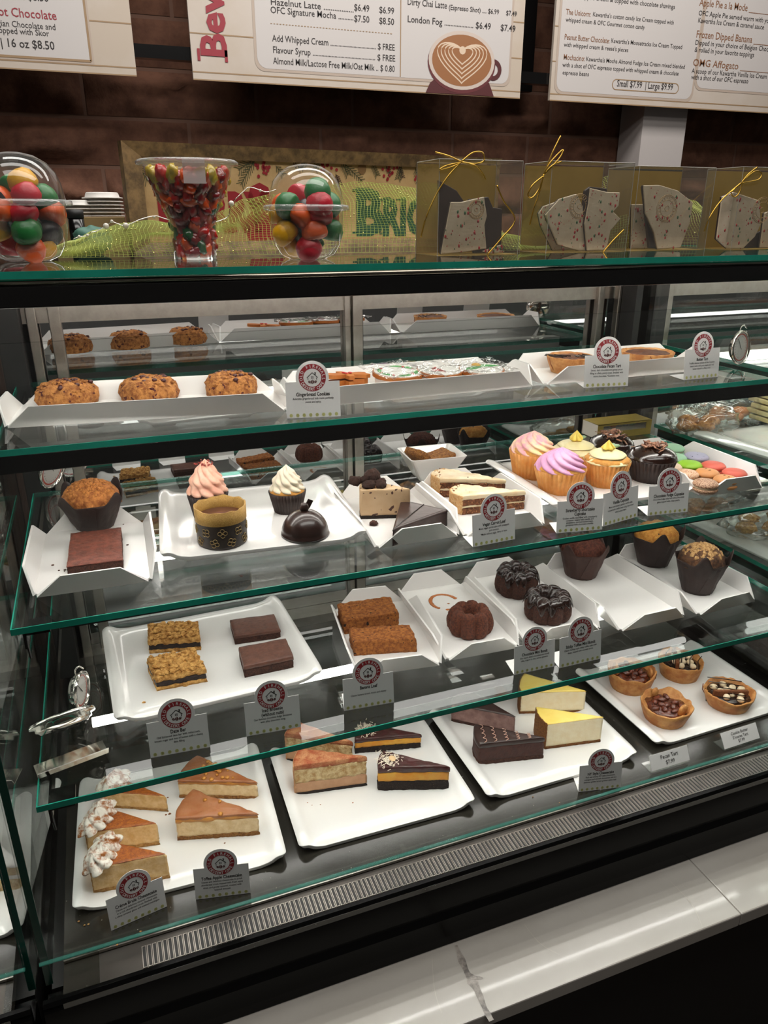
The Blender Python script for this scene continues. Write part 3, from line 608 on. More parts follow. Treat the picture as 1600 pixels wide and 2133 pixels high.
# creme brulee / meringue slices
BR = F_('brulee_top', 'b5651b', .45, col2='8f4513', nscale=200, bump=.4, speck=('3e1c0a', 1400, .64)); CUST = F_('custard', 'eecb94', .6, col2='d9ac6c', nscale=90, bump=.5, bscale=200); SHORT = F_('shortbread', 'c99a5a', .85, col2='a8743a', nscale=300, bump=1, bscale=400)
MER = F_('toasted_meringue', 'e9e2d6', .55, col2='9c5a1e', nscale=95, bump=.5, bscale=90, stops=(.44, .60))
for k, (g, lab) in enumerate([(((217, 1681), (215, 1661), (245, 1618), (347, 1658)), 'caramel slice with toasted meringue at the back, its tip cracked off'),
        (((186, 1780), (183, 1734), (214, 1678), (328, 1714)), 'caramel slice with toasted meringue peaks, middle of the three'),
        (((197, 1862), (192, 1809), (222, 1750), (348, 1777)), 'caramel slice with toasted meringue nearest the front, beside its name card')]):
    h = .030 if k == 0 else None
    t, poly, h = cake('meringue_slice', lab, 'cake slice', slice_geo(*g, s1, h, .16), s1, [('crust', 0, .14, SHORT, .0012, 200, 0), ('filling', .14, .95, CUST, .0008, 120, .01), ('topping', .95, 1.0, BR, .0004, 120, .04)], 'caramel meringue slices on the left platter', ('side_crust', 0, .98, SHORT, .004, .001), 10+k)
    a, b = poly[8], poly[0]
    for i, f in enumerate((.14, .52, .88)):
        p = a.lerp(b, f)*.80; m = xf(swirl(.0225, .022, 6, 2.2, .36, .35, 60, 16, 0, 2.2, i), Matrix.Translation((p.x, p.y, h-.002)) @ Matrix.Rotation(i*2.1+k, 4, 'Z') @ Matrix.Rotation(.25*(i-1), 4, 'X'))
        rough(mk('meringue_peak', m, MER, t, True), .0022, 90, i+k*3, False)
CARAM = F_('caramel_top', 'a46c46', .35, col2='94562e', nscale=40, bump=.3, bscale=120); TOFB = F_('toffee_body', 'ecd2a6', .6, col2='d8b784', nscale=70, bump=.6, bscale=180); TOFD = F_('toffee_drip', 'b87428', .4, col2='c98a3e', nscale=60); NUT = F_('toffee_bits', 'c98a3a', .5, col2='b5752a', nscale=200)
for k, (g, lab) in enumerate([(((374, 1662), (373, 1626), (410, 1572), (537, 1629)), 'toffee cheesecake slice at the back with a heap of golden toffee bits'), (((370, 1751), (363, 1705), (401, 1643), (539, 1694)), 'toffee cheesecake slice at the front with few toffee bits on caramel')]):
    t, poly, h = cake('cheesecake_slice', lab, 'cake slice', slice_geo(*g, s1), s1, [('crust', 0, .17, CRUMBT, .0016, 220, .0), ('filling', .17, .80, TOFB, .0012, 130, .015), ('caramel_drip', .78, .93, TOFD, .002, 60, .012), ('topping', .90, 1.0, CARAM, .0016, 60, 0)], 'toffee cheesecake slices on the left platter', None, 20+k)
    bits(t, 'toffee_bits', NUT, poly, h, 150 if k == 0 else 34, .0034, 5+k, (sum(poly[8:10], Vector((0, 0)))/2*.4+Vector((.01, .006)), .03 if k == 0 else .024))
# tan mousse slices
MOU = F_('mousse_tan', 'c09470', .6, col2='b48662', nscale=60, bump=.3); SPG = F_('sponge_pale', 'ecd5a2', .85, col2='b98e58', nscale=110, bump=1, bscale=300); FRT = F_('frosting_tan', 'cc9a70', .5, col2='ba8458', nscale=30, bump=.3); COCO = F_('cocoa_dusted_top', 'c68d5f', .7, col2='a04c28', nscale=70, speck=('7d2f18', 1500, .60), bump=.4)
for k, (g, lab) in enumerate([(((597, 1585), (591, 1527), (620, 1502), (735, 1545)), 'tan mousse cake slice behind the shelf edge, top dusted with cocoa'), (((615, 1658), (607, 1596), (625, 1558), (765, 1575)), 'tan mousse cake slice in front with red cocoa dusting and sponge layer')]):
    t, poly, h = cake('mousse_cake_slice', lab, 'cake slice', slice_geo(*g, s1), s1, [('crust', 0, .09, CRUMBD, .001, 250, .0), ('mousse_layer', .09, .40, MOU, .0006, 80, .012), ('sponge_layer', .40, .84, SPG, .0022, 150, .02), ('topping', .84, 1.0, COCO, .0012, 60, .0)], 'tan mousse cake slices', ('side_frosting', .07, .97, FRT, .010, .001), 30+k)
ORG = F_('orange_filling', 'd58a1c', .5, col2='dda53a', nscale=40, bump=.35); DKT = F_('choc_topping', '3a201c', .3, col2='4a2020', nscale=60, bump=.3); ALM = F_('almond', 'd8b68a', .5)
for k, (g, lab) in enumerate([(((740, 1570), (737, 1541), (752, 1505), (878, 1529)), 'orange filled chocolate slice at the back, piled with coconut shreds'), (((788, 1647), (786, 1599), (797, 1563), (937, 1596)), 'orange filled chocolate slice in front with one sliced almond and coconut')]):
    t, poly, h = cake('orange_slice', lab, 'cake slice', slice_geo(*g, s1), s1, [('crust', 0, .40, CRUMBD, .0022, 180, .0), ('filling', .40, .76, ORG, .001, 90, .01), ('topping', .76, 1.0, DKT, .0014, 60, -.005)], 'orange chocolate slices', None, 40+k)
    L = []; rnd = random.Random(k); q = sum(poly[:9], Vector((0, 0)))/9*.62
    for i in range(150 if k == 0 else 120):
        a = rnd.random()*2*PI; p = q+Vector((rnd.gauss(0, .0085), rnd.gauss(0, .0085))); l = rnd.uniform(.0015, .004); z_ = h+.0008+rnd.random()*(.006 if k == 0 else .001)
        L.append(tube([(p.x-l*math.cos(a), p.y-l*math.sin(a), z_), (p.x+l*math.cos(a), p.y+l*math.sin(a), z_+rnd.uniform(-.001, .0012))], .0005, 4))
    tag(mk('coconut_shreds', join(*L), CRSH, t), kind='stuff')
    mk('almond_slice', move(blob(.0052, 8, s=(1, 1.35, .22)), (q.x+(.006 if k else .02), q.y-.002, h+.0022)), ALM, t, True)
# chocolate and NY slices
WEB = F_('icing_web', 'b89280', .5); PALEC = F_('pale_choc_side', '9c7a72', .6, col2='7e5c55', nscale=60, bump=.5, bscale=150)
t, poly, h = cake('chocolate_slice', 'dark chocolate cheesecake slice in front with a feathered icing web on top', 'cake slice', slice_geo((997, 1594), (993, 1550), (988, 1508), (1136, 1536), s1), s1, [('crust', 0, .18, CHOC, .0016, 200, .0), ('filling', .18, .80, F_('choc_filling', '4a241b', .6, col2='3c1c15', nscale=90, bump=.7, bscale=260), .0008, 130, .012), ('topping', .80, 1.0, CHOCSM, .0008, 50, 0)])
L = []; A, B, T = poly[8], poly[0], poly[9]
for f in (.06, .22, .40, .58, .76):
    a, b = A.lerp(T, f), B.lerp(T, f)
    for j in range(4): p, q = a.lerp(b, j/4), a.lerp(b, (j+1)/4); mid = (p+q)/2+(T-A).normalized()*.005; L.append(tube([(v.x*.96, v.y*.96, h+.0016) for v in (p, (p+mid)/2+(mid-(p+q)/2)*.35, mid, (q+mid)/2+(mid-(p+q)/2)*.35, q)], .0006, 4))
mk('icing_web', join(*L), WEB, t)
t, poly, h = cake('chocolate_slice', 'chocolate slice at the back, its pale smeared cut side showing, partly behind the shelf edge', 'cake slice', slice_geo((940, 1503), (936, 1466), (985, 1440), (1074, 1492), s1, .037, .25), s1, [('crust', 0, .15, CHOC, .001, 200, .0), ('filling', .15, .94, PALEC, .001, 60, .0), ('topping', .94, 1.0, CHOCSM, .0006, 50, 0)])
bits(t, 'choc_crumbs', CHOC, [p*1.25 for p in poly], .001, 10, .0012, 4)
for k, (g, lab) in enumerate([(((1083, 1487), (1083, 1442), (1092, 1402), (1222, 1439)), 'plain yellow cheesecake slice at the back, seen through the shelf edge'), (((1136, 1561), (1133, 1508), (1117, 1472), (1258, 1493)), 'plain yellow cheesecake slice in front beside the chocolate slice')]):
    cake('cheesecake_slice', lab, 'cake slice', slice_geo(*g, s1), s1, [('crust', 0, .11, CRUSTG, .001, 250, .0), ('filling', .11, .96, CREAM, .0005, 60, .008), ('topping', .96, 1.0, NYTOP, .0004, 40, .004)], 'plain cheesecake slices', ('side_crust', 0, .98, CRUSTG, .0035, .0008), 50+k)
# tarts
PASTRY = F_('pastry', 'cf9858', .6, col2='a8662e', nscale=45, bump=.6, bscale=160); PEC = F_('pecan_filling', '6e3018', .22, col2='4a1e0e', nscale=120, bump=.6, bscale=200, coat=.4)
MALLOW = F_('white_chips', 'e6d3b4', .5, col2='dcc49e', nscale=50); COOKIE = F_('cookie_brown', '8a5128', .8, col2='6d3c1c', nscale=200, bump=.8, bscale=300)
def tart(label, u, vb, wb, wt, vr, z, kind, sd, group=None, hk=1.):
    C, rb = rfoot(u, vb, wb/2, z); rt = wt/2*mpp(C); h = hgt(Vector((C.x, C.y, z)), vr)
    t = thing('tart', label, 'tart', (C.x, C.y, z+.0002), sd, group)
    def fn(a, tt, r, zz):
        k = noise.noise(Vector((math.cos(a)*1.8, math.sin(a)*1.8, sd*5)))+.4*noise.noise(Vector((math.cos(a)*5, math.sin(a)*5, sd*9))); e = min(1, zz/h); return r*(1+.05*k*e), zz+h*.20*k*e*e*hk
    o = mk('pastry_shell', lathe([(rb, 0), (rb+(rt-rb)*.35, h*.3), (rb+(rt-rb)*.7, h*.65), (rt, h*.97), (rt*.98, h*1.02), (rt*.93, h), (rt*.86, h*.75), (.001, h*.7)], 64, fn), PASTRY, t, True); rough(o, .0012, 130, sd)
    mk('shell_crease', tube([(-rb*.25, -rb*1.0, h*.15), (-rt*.2, -rt*.99, h*.6), (-rt*.3, -rt*.98, h*.95)], .0009, 5), F_('pastry_dark', '8a4a1c', .6), t)
    if kind == 'pecan':
        o = mk('filling', lathe([(rt*.86, h*.74), (rt*.6, h*.86), (.001, h*.8)], 40), PEC, t, True); rough(o, .004, 110, sd, False)
        for i in range(11): a = i*2.4+sd; q = rt*.62*math.sqrt(i/11); mk('pecan_half', xf(blob(.0062, 6, .35, 2.5, i, (1.3, .8, .6)), Matrix.Translation((q*math.cos(a), q*math.sin(a), h*.90)) @ Matrix.Rotation(a*2, 4, 'Z')), PEC, t, True)
        mk('pastry_flap', xf(blob(.009, 7, .3, 2, sd, (1, .5, 1)), Matrix.Translation((-rt*.25, -rt*.72, h*.98)) @ Matrix.Rotation(.5, 4, 'Y')), PASTRY, t, True)
        mk('pastry_flap', xf(blob(.011, 7, .3, 2, sd+1, (1.2, .45, 1)), Matrix.Translation((-rt*.05, rt*.7, h*1.05))), PASTRY, t, True)
    elif kind == 'chips':
        o = mk('filling', lathe([(rt*.86, h*.74), (rt*.6, h*.84), (.001, h*.82)], 40), GLAZE, t, True); rough(o, .002, 110, sd, False)
        for i in range(10): a = i*2.4+sd; q = rt*.66*math.sqrt((i+.3)/10); mk('white_chip', xf(blob(.0064, 7, .1, 2, i, (1.1, .95, .8)), Matrix.Translation((q*math.cos(a), q*math.sin(a), h*.95)) @ Matrix.Rotation(a, 4, 'Z')), MALLOW, t, True)
        mk('cookie_piece', xf(box(-.003, .003, -rt*.7, rt*.7, -.003, .009), Matrix.Translation((rt*.25, 0, h*.93)) @ Matrix.Rotation(.25, 4, 'Z')), COOKIE, t)
        L = [tube([(rt*(-.8+.35*i), -rt*.75, h*(1.02 if i else .98)), (rt*(-.7+.35*i), -rt*.1, h*1.12), (rt*(-.78+.35*i), rt*.6, h*1.02)], .0009, 5) for i in range(5)]
        L.append(tube([(rt*.12, -rt*.95, h*1.0), (rt*.1, -rb*1.06, h*.45), (rt*.1, -rb*1.03, .001)], .0013, 5)); mk('chocolate_drizzle', join(*L), GLAZE, t)
    else:
        o = mk('filling', lathe([(rt*.86, h*.74), (rt*.8, h*.93), (.001, h*.97)], 40), F_('nut_filling', '7a4322', .35, col2='48220f', nscale=160, bump=1, bscale=200), t, True); rough(o, .0016, 160, sd, False)
        if kind == 'drizzle': mk('chocolate_drizzle', join(*[tube([(rt*.9*math.sin(i*.9-2.2), -rt*.8+i*rt*.27, h*1.0), (rt*.2, -rt*.7+i*rt*.25, h*1.05), (-rt*.85*math.cos(i*.8), -rt*.6+i*rt*.27, h*1.0)], .0009, 5) for i in range(6)]), GLAZE, t)
    return t
tart('small tart of glossy pecans at the back left of the tart platter', 1308, 1449, 78, 96, 1394, s1, 'pecan', 1.2)
tart('small pastry tart of white chips behind, its top under the shelf edge', 1411, 1423, 76, 90, 1374, s1, 'chips', 2.3)
tart('small tart of glossy pecans in front with a folded pastry flap', 1380, 1518, 82, 103, 1464, s1, 'pecan', 3.4)
tart('small tart with white chips, chocolate drizzle and a cookie strip at right', 1510, 1486, 82, 100, 1438, s1, 'chips', 4.1)
CUSTC = [('Crème Brule Cheesecake', ['Dense and delicious caramel cheesecake', 'in a rich shortbread crust; finished with', 'a shiny caramel glaze and toasted meringue.'])]
# ================================================================== SHELF THREE
pe, s3 = platter((240, 1517), (676, 1414), (229, 1322), Z3, 'white platter on the third shelf with date bars and iced brownies')
OAT = F_('oat_crumble', 'e8b468', .8, col2='a8702c', nscale=140, bump=1, bscale=260); DATE = F_('date_filling', '2c1a14', .5, col2='1f110d', nscale=200, bump=.8, bscale=300)
for k, (g, lab) in enumerate([(((311, 1362), (309, 1343), (416, 1324), (307, 1297)), 'oat crumble date bar at the back of the third shelf platter'), (((327, 1440), (320, 1418), (429, 1388), (304, 1366)), 'oat crumble date bar in front, dark filling showing')]):
    t, poly, h = cake('date_bar', lab, 'dessert bar', block_geo(*g, s3, .026), s3, [('base_crumble', 0, .24, OAT, .0016, 200, 0), ('date_filling', .24, .55, DATE, .0014, 180, .015), ('oat_topping', .55, .88, OAT, .0026, 170, 0)], 'oat date bars', None, 60+k)
    bits(t, 'oat_crumbs', OAT, poly, h*.9, 260, .0034, 8+k)
for k, (g, lab) in enumerate([(((490, 1343), (489, 1325), (584, 1311), (479, 1291)), 'iced chocolate brownie at the back, crackled icing'), (((510, 1412), (508, 1388), (611, 1367), (497, 1348)), 'iced chocolate brownie in front, nearer its name card')]):
    cake('brownie', lab, 'brownie', block_geo(*g, s3), s3, [('brownie_base', 0, .66, CHOC, .0008, 200, 0), ('chocolate_icing', .66, 1., FUDGE, .0008, 60, -.01)], 'iced brownies', None, 70+k)
tk, st3 = tray((745, 1410), (922, 1386), (735, 1233), Z3, 'white folded tray on the third shelf with two banana loaf slices')
BAN = F_('banana_loaf', 'bc7434', .85, col2='82471c', nscale=200, bump=1, bscale=420, speck=('2a1610', 130, .70))
for k, (g, lab) in enumerate([(((717, 1322), (714, 1290), (831, 1276), (703, 1257)), 'speckled banana loaf slice at the back'), (((738, 1366), (735, 1345), (868, 1330), (727, 1308)), 'speckled banana loaf slice in front, wider and chip dotted')]):
    cake('banana_loaf_slice', lab, 'loaf slice', block_geo(*g, st3, .024 if k else .026), st3, [('loaf', 0, 1, BAN, .0022, 120, 0)], 'banana loaf slices', None, 80+k)
tl, st3 = tray((930, 1378), (1085, 1349), (890, 1196), Z3, 'white folded tray with one bare mini bundt and a ring of sauce')
P = at(926, 1254, st3); t = mk('sauce_ring', join(*[move(blob(.003, 5, .4, 2, i, (1.3, 1.1, .06)), (.024*math.cos(a), .028*math.sin(a), 0)) for i, a in enumerate([.2+.17*j for j in range(33)]) if noise.noise(Vector((a*1.1, 3, 1))) > -.28 or 0 < a < 2.4]+[move(blob(.0022, 5, .3, 2, 1, (1, 1, .1)), (.004, -.008, 0))]), F_('caramel_smear', 'b8682c', .3), None, True, (P.x, P.y, st3+.0003)); tag(t, 'broken ring of caramel sauce left on the white tray behind the bundt', 'sauce')
def bundt(label, u, vb, w_, vt, z, m, sd, group=None, glaze=None):
    C, R = rfoot(u, vb, w_/2*.93, z); H = hgt(Vector((C.x, C.y, z)), vt)*.93; V, F = [], []; n, mm = 96, 26
    t = thing('mini_bundt', label, 'bundt cake', (C.x, C.y, z+.0003), sd, group)
    def surf_(R, H, q0, q1, e=0., mm=26, drip=False):
        V, F = [], []
        for j in range(mm+1):
            for i in range(n):
                th = 2*PI*i/n; qq = q1
                if drip: qq = q0+(q1-q0)*(.72+.5*abs(noise.noise(Vector((math.cos(th)*2.3, math.sin(th)*2.3, sd)))) )
                q = q0+(qq-q0)*j/mm; fl = abs(math.cos(4*th))**.6; out = max(0, math.cos(q))
                r = R*.60+R*.40*math.cos(q)*(1-.5*(1-fl)*out)+e*math.cos(q)+e*.4; z_ = H*.34+H*.66*math.sin(q)*(1-.14*(1-fl)) if math.sin(q) > 0 else H*.34+H*.34*math.sin(q)*1.3
                V.append((r*math.cos(th), r*math.sin(th), max(0, z_+e*max(0, math.sin(q)))))
        for j in range(mm):
            for i in range(n): k = (i+1) % n; F.append((j*n+i, j*n+k, (j+1)*n+k, (j+1)*n+i))
        return V, F
    o = mk('bundt_cake', surf_(R, H, -.9, PI+.3), m, t, True); rough(o, .001, 260, sd)
    if glaze: o = mk('ganache', surf_(R, H, PI+.1, -.05, .0016, 26, True), glaze, t, True); solid(o, .0012, 0); rough(o, .0009, 110, sd, False)
    return t
RB = F_('red_brown_cake', '7a4028', .75, col2='4c2416', nscale=260, bump=1, bscale=500)
bundt('bare reddish brown mini bundt cake on the tray with the sauce ring', 977, 1338, 108, 1262, st3, RB, 1)
tm, st3 = tray((1098, 1345), (1254, 1312), (1035, 1169), Z3, 'white folded tray with two ganache covered mini bundts')
bundt('dark ganache covered mini bundt at the back', 1073, 1253, 100, 1178, st3, CHOC, 2, 'ganache bundts', GLAZE)
bundt('dark ganache covered mini bundt in front, behind its name card', 1137, 1308, 112, 1231, st3, CHOC, 3, 'ganache bundts', GLAZE)
tn, st3 = tray((1292, 1317), (1430, 1285), (1225, 1145), Z3, 'mostly empty white folded tray with one chocolate muffin at its back')
MUFP = F_('muffin_paper', '33231f', .6, col2='271a17', nscale=40, bump=.5, bscale=90)
muffin('chocolate muffin in brown tulip paper at the back of the nearly empty tray', 1208, 1209, 64, 94, 1157, 1118, st3, F_('choc_muffin', '6e3826', .8, col2='451f14', nscale=180, bump=1, bscale=350), 3, wrapm=F_('muffin_paper_brown', '4a3029', .6, col2='3d2620', nscale=40, bump=.4))
to, st3 = tray((1455, 1283), (1577, 1252), (1375, 1125), Z3, 'white folded tray at the right end of the third shelf with two muffins')
muffin('golden muffin with chocolate chips in dark tulip paper', 1358, 1183, 62, 92, 1128, 1090, st3, F_('gold_muffin', 'e6a850', .75, col2='c47c2c', nscale=120, bump=.9, bscale=260, speck=('2a1812', 90, .72)), 4)
muffin('muffin with pale crumb topping in dark tulip paper, rightmost', 1449, 1240, 62, 96, 1178, 1138, st3, F_('crumb_muffin', '6a4528', .8, col2='3a2418', nscale=140, bump=1), 6, crumb=F_('pale_streusel', 'd0aa74', .8, col2='94683a', nscale=300))
# ================================================================== SHELF TWO
td, s2 = tray((68, 1247), (318, 1211), (190, 1062), Z2, 'white folded tray at the left of the second shelf with muffin and brownie')
muffin('golden crumb muffin in pointed dark tulip paper standing behind a brownie', 201, 1108, 76, 122, 1054, 1006, s2, F_('bran_muffin', 'c98040', .8, col2='8a4c1c', nscale=120, bump=1, bscale=220), 8, crumb=F_('brown_streusel', 'cf8844', .8, col2='96581f', nscale=300))
cake('brownie', 'large square plain brownie at the front of the left tray', 'brownie', block_geo((142, 1199), (142, 1180), (255, 1165), (147, 1110), s2), s2, [('brownie_base', 0, .9, CHOC, .001, 200, 0), ('brownie_crust', .88, 1.02, F_('brownie_top', '824636', .6, col2='5e3024', nscale=90, bump=.9, bscale=150), .0012, 90, .0)])
pf, sp2 = platter((336, 1187), (768, 1136), (309, 1050), Z2, 'white ceramic platter on the second shelf with cupcakes, paper cup cake and chocolate dome', .008)
DLN = F_('liner_dark', '2a1c18', .55, col2='3a2822', nscale=30); OLN = F_('liner_vanilla', 'cf8338', .55, col2='e0a058', nscale=40, sss=.05); VC = F_('vanilla_cake', 'd39a4a', .8, col2='c2853a', nscale=150, bump=.6)
def fr(key, c, c2=None, sc_=40): return F_(key, c, .45, col2=c2, nscale=sc_, sss=.1, stops=(.42, .6))
t, rt, h = cupcake('cupcake', 'chocolate cupcake with tall pale pink swirl, behind the gold paper cup', 438, 1086, 62, 78, 1040, sp2, DLN, CHOC)
mk('frosting', move(swirl(rt*1.05, .052, 9, 9, .2, .3, 108, 34, 3, 2.6), (0, 0, h*1.02)), fr('pink_frosting', 'eab8a0', 'dda088'), t, True)
bits(t, 'red_flakes', F_('red_flake', '8a2a20', .5), [Vector((.018*math.cos(a), .018*math.sin(a))) for a in range(6)], h+.047, 30, .0016, 3)
t, rt, h = cupcake('cupcake', 'vanilla cupcake with white swirl in a dark liner beside the chocolate dome', 601, 1073, 56, 72, 1034, sp2, DLN, VC)
mk('frosting', move(swirl(rt*.98, .040, 9, 9, .2, .3, 108, 30, 3, 2.6), (0, 0, h*1.04)), fr('white_frosting', 'ece2cc', 'e4d8be'), t, True)
# panettone style paper cup cake
C, R = rfoot(466, 1146, 52, sp2); hh = hgt(Vector((C.x, C.y, sp2))-Vector((C.x, C.y, 0)).normalized()*R, 1070)
t = thing('paper_cup_cake', 'chocolate filled cake in a dark paper cup printed with gold flowers and a gold rim', 'cake', (C.x, C.y, sp2+.0003), math.atan2(-C.x, C.y))
fnp = lambda a, tt, r, z: (r+.0004*math.sin(40*a), z+(.0025*noise.noise(Vector((math.cos(a)*3, math.sin(a)*3, 5))) if z > hh*.9 else 0))
o = mk('paper_cup', lathe([(R*.97, 0), (R, hh*.04), (R, hh*.62), (R*1.01, hh)], 80, fnp, cap=False), F_('cup_brown', '3b2f27', .5, col2='2f251f', nscale=30), t, True); solid(o, .0006, 1)
mk('gold_rim', lathe([(R*1.035, hh*.64), (R*1.045, hh*1.01), (R*.985, hh*1.0), (R*.97, hh*.6)], 80, fnp, cap=False), F_('gold_paper', '9a7436', .45, .35, col2='b28c48', nscale=700, bump=.4, bscale=900), t, True)
o = mk('filling', lathe([(R*.98, .001), (R*.975, hh*.70), (.001, hh*.78)], 48), F_('filling_brown', '5c342a', .4, col2='4a281f', nscale=60), t, True)
GP = F_('gold_print', '93794a', .5, .3)
for i in range(9):
    a = -PI/2-1.35+i*.34; zc = hh*(.18 if i % 2 else .45); L = []
    for k in range(4):
        b = k*PI/2+i*.4; L.append([(.0036*math.cos(b)+.0027*math.cos(q), .0036*math.sin(b)+.0027*math.sin(q)) for q in [2*PI*j/14 for j in range(14)]])
    M_ = [tube([((R+.0010)*math.cos(a+x/R), (R+.0010)*math.sin(a+x/R), zc+z_) for x, z_ in pl_], .0005, 4, True) for pl_ in L]; mk('printed_flower', join(*M_), GP, t)
# chocolate dome
C, R = rfoot(637, 1131, 50, sp2)
t = thing('chocolate_dome', 'shiny dark chocolate dome dessert with a small chocolate on its top', 'dessert', (C.x, C.y, sp2+.0003))
mk('dome', lathe([(R*1.04, 0), (R*1.03, .003)]+[(R*math.cos(PI/2*i/14), .004+R*.95*math.sin(PI/2*i/14)) for i in range(15)], 64), F_('dome_choc', '33211c', .28, col2='2b1b17', nscale=30, coat=.2), t, True)
o = mk('chocolate_piece', move(blob(.0065, 8, .3, 2, 3, (1.1, .8, 1.1)), (0, 0, .004+R*.95+.004)), CHOCSM, t, True); mk('leaf_piece', xf(box(-.004, .004, -.0006, .0006, 0, .012), Matrix.Translation((.004, 0, R*.95+.008)) @ Matrix.Rotation(.5, 4, 'Y')), CHOCSM, t)
tf, s2 = tray((783, 1144), (960, 1117), (790, 997), Z2, 'white folded tray with a cookie topped slice and a dark fudge slice')
IC = F_('ice_cream_body', 'cfb08a', .55, col2='c8a67e', nscale=40, bump=.25, speck=('4a2c22', 110, .68))
t, poly, h = cake('cookie_cream_slice', 'pale cream slice speckled with chocolate and topped with broken dark cookies', 'cake slice', slice_geo((752, 1082), (737, 1032), (760, 998), (855, 1018), s2, .048), s2, [('crust', 0, .12, CRUMBD, .001, 250, .0), ('filling', .12, 1., IC, .0006, 60, .006)])
BC = F_('black_cookie', '2f1b14', .85, col2='40261c', nscale=200, bump=1, bscale=300); q = sum(poly[:9], Vector((0, 0)))/9
for i, (f, s_) in enumerate([(.75, 1.3), (1.0, 1.1), (.55, 1.1), (.25, 1.), (-.1, 1.05), (.6, 1.), (.95, 1.), (-.5, .9), (.1, .9)]): d = Vector((math.cos(i*2.2), math.sin(i*2.2)))*.011; p = q*f+d; mk('cookie_chunk', move(blob(.0095*s_, 8, .5, 2.2, i*3, (1.1, .9, 1.1 if i == 0 else .65)), (p.x, p.y, h+.004+(.007 if i == 0 else 0))), BC, t, True)
mk('caramel_swirl', move(swirl(.014, .009, 7, 3, .2, .1, 48, 10), (q.x*.25, q.y*.25, h)), fr('nougat', 'c89b72', '9c5a34', 90), t, True)
A_, B_, T_ = (933, 1062), (836, 1040), (818, 1103)
t, poly, h = cake('fudge_slice', 'dark smooth fudge cake slice lying with its point to the front left', 'cake slice', ([Vector((p.x, p.y)) for p in []], None, None, None) if False else (lambda a, b, c: (lambda m: ([Vector((p.x-m.x, p.y-m.y)) for p in (a, b, c)], Vector((m.x, m.y)), .026, None))((a+b+c)/3))(at(*T_, s2+.026), at(*A_, s2+.026), at(*B_, s2+.026)), s2, [('cake_layer', 0, .9, CHOCSM, .0006, 80, 0), ('glaze', .88, 1., CHOCSM, .0003, 50, -.01)])
mk('cut_line', tube([(v.x, v.y, h+.0004) for v in (poly[0]*.93, (poly[1]+poly[2])/2*.96)], .0007, 5), BLACK, t)
P = at(779, 1094, s2); tag(mk('chocolate_crumb', blob(.0055, 6, .5, 3, 4, (1.2, 1, .7)), CHOC, None, True, (P.x, P.y, s2+.0035)), 'dark cake crumb lying on the white tray beside the fudge slice', 'crumb')
tg, s2 = tray((968, 1119), (1138, 1094), (960, 979), Z2, 'white folded tray with two carrot cake slices behind the vegan carrot card')
CAR = F_('carrot_cake', '8a5434', .85, col2='55301c', nscale=180, bump=1, bscale=320, speck=('c08a58', 420, .66)); CF = fr('carrot_cream', 'e6d4b2', 'dcc298'); CRS = F_('tan_crumb_side', 'c89258', .85, col2='dcb684', nscale=300, bump=1)
for k, (g, lab) in enumerate([(((915, 1036), (915, 997), (925, 974), (1054, 999)), 'layered carrot cake slice at the back, cream topped with pecan specks'), (((962, 1073), (964, 1034), (957, 1008), (1096, 1022)), 'layered carrot cake slice in front, behind the vegan carrot card')]):
    t, poly, h = cake('carrot_cake_slice', lab, 'cake slice', slice_geo(*g, s2, None, .3), s2, [('cake_layer', 0, .37, CAR, .0014, 150, .012), ('cream_layer', .37, .46, CF, .0008, 90, .008), ('cake_layer', .46, .80, CAR, .0014, 150, .012), ('cream_topping', .78, 1.0, CF, .0018, 70, 0)], 'carrot cake slices', ('crumb_side', 0, .97, CRS, .005, .0012), 90+k)
    bits(t, 'brown_crumbs', CAR, poly, h, 14, .0011, 3+k)
# white bowl with loaf slices
C = at(908, 998, Z2); C = Vector((C.x+.006, C.y+.035, Z2)); P = at(857, 961, Z2+.045); Q = at(975, 950, Z2+.045); S_ = (Q-P).length/2; rz = math.atan2(Q.y-P.y, Q.x-P.x)
C = Vector((P.x+Q.x, P.y+Q.y, 0))/2+Vector((-math.sin(rz), math.cos(rz), 0))*S_*.8; C.z = Z2
t = thing('square_bowl', 'white square ceramic bowl with flared sides at the back of the second shelf', 'bowl', tuple(C), rz)
def sq(s, z, r=.006): return [(x, y*.8, z) for x, y in rrect(-s, s, -s, s, r, 3)[0]]
rings = [sq(S_*.55, 0), sq(S_*.62, .006), sq(S_, .045), sq(S_*.95, .045), sq(S_*.58, .009), sq(.004, .009, .002)]; n = len(rings[0]); V = sum(rings, []); F = [tuple(range(n))[::-1]]
for j in range(5):
    for i in range(n): F.append((j*n+i, j*n+(i+1) % n, (j+1)*n+(i+1) % n, (j+1)*n+i))
F.append(tuple(5*n+i for i in range(n))); mk('bowl', (V, F), CERA, t)
LOAF = F_('ginger_loaf', 'a8702f', .85, col2='74441c', nscale=220, bump=1, bscale=420)
for k, (dx, dy, dz, ry, rz_, sx, lab) in enumerate([(-.026, .004, .026, .75, .5, .017, 'brown loaf slice leaning in the left of the square bowl'), (.012, -.002, .021, -.18, .1, .026, 'brown loaf slice lying in the right of the square bowl')]):
    o = mk('loaf_slice', body([Vector(p) for p in ((-sx, -.022), (sx, -.022), (sx, .022), (-sx, .022))], 0, .011, .003), LOAF, None, True, (C.x+dx, C.y+dy, Z2+dz+.008), rot=(0, ry, rz_)); rough(o, .0014, 150, k, False); tag(o, lab, 'loaf slice', 'loaf slices in the square bowl')
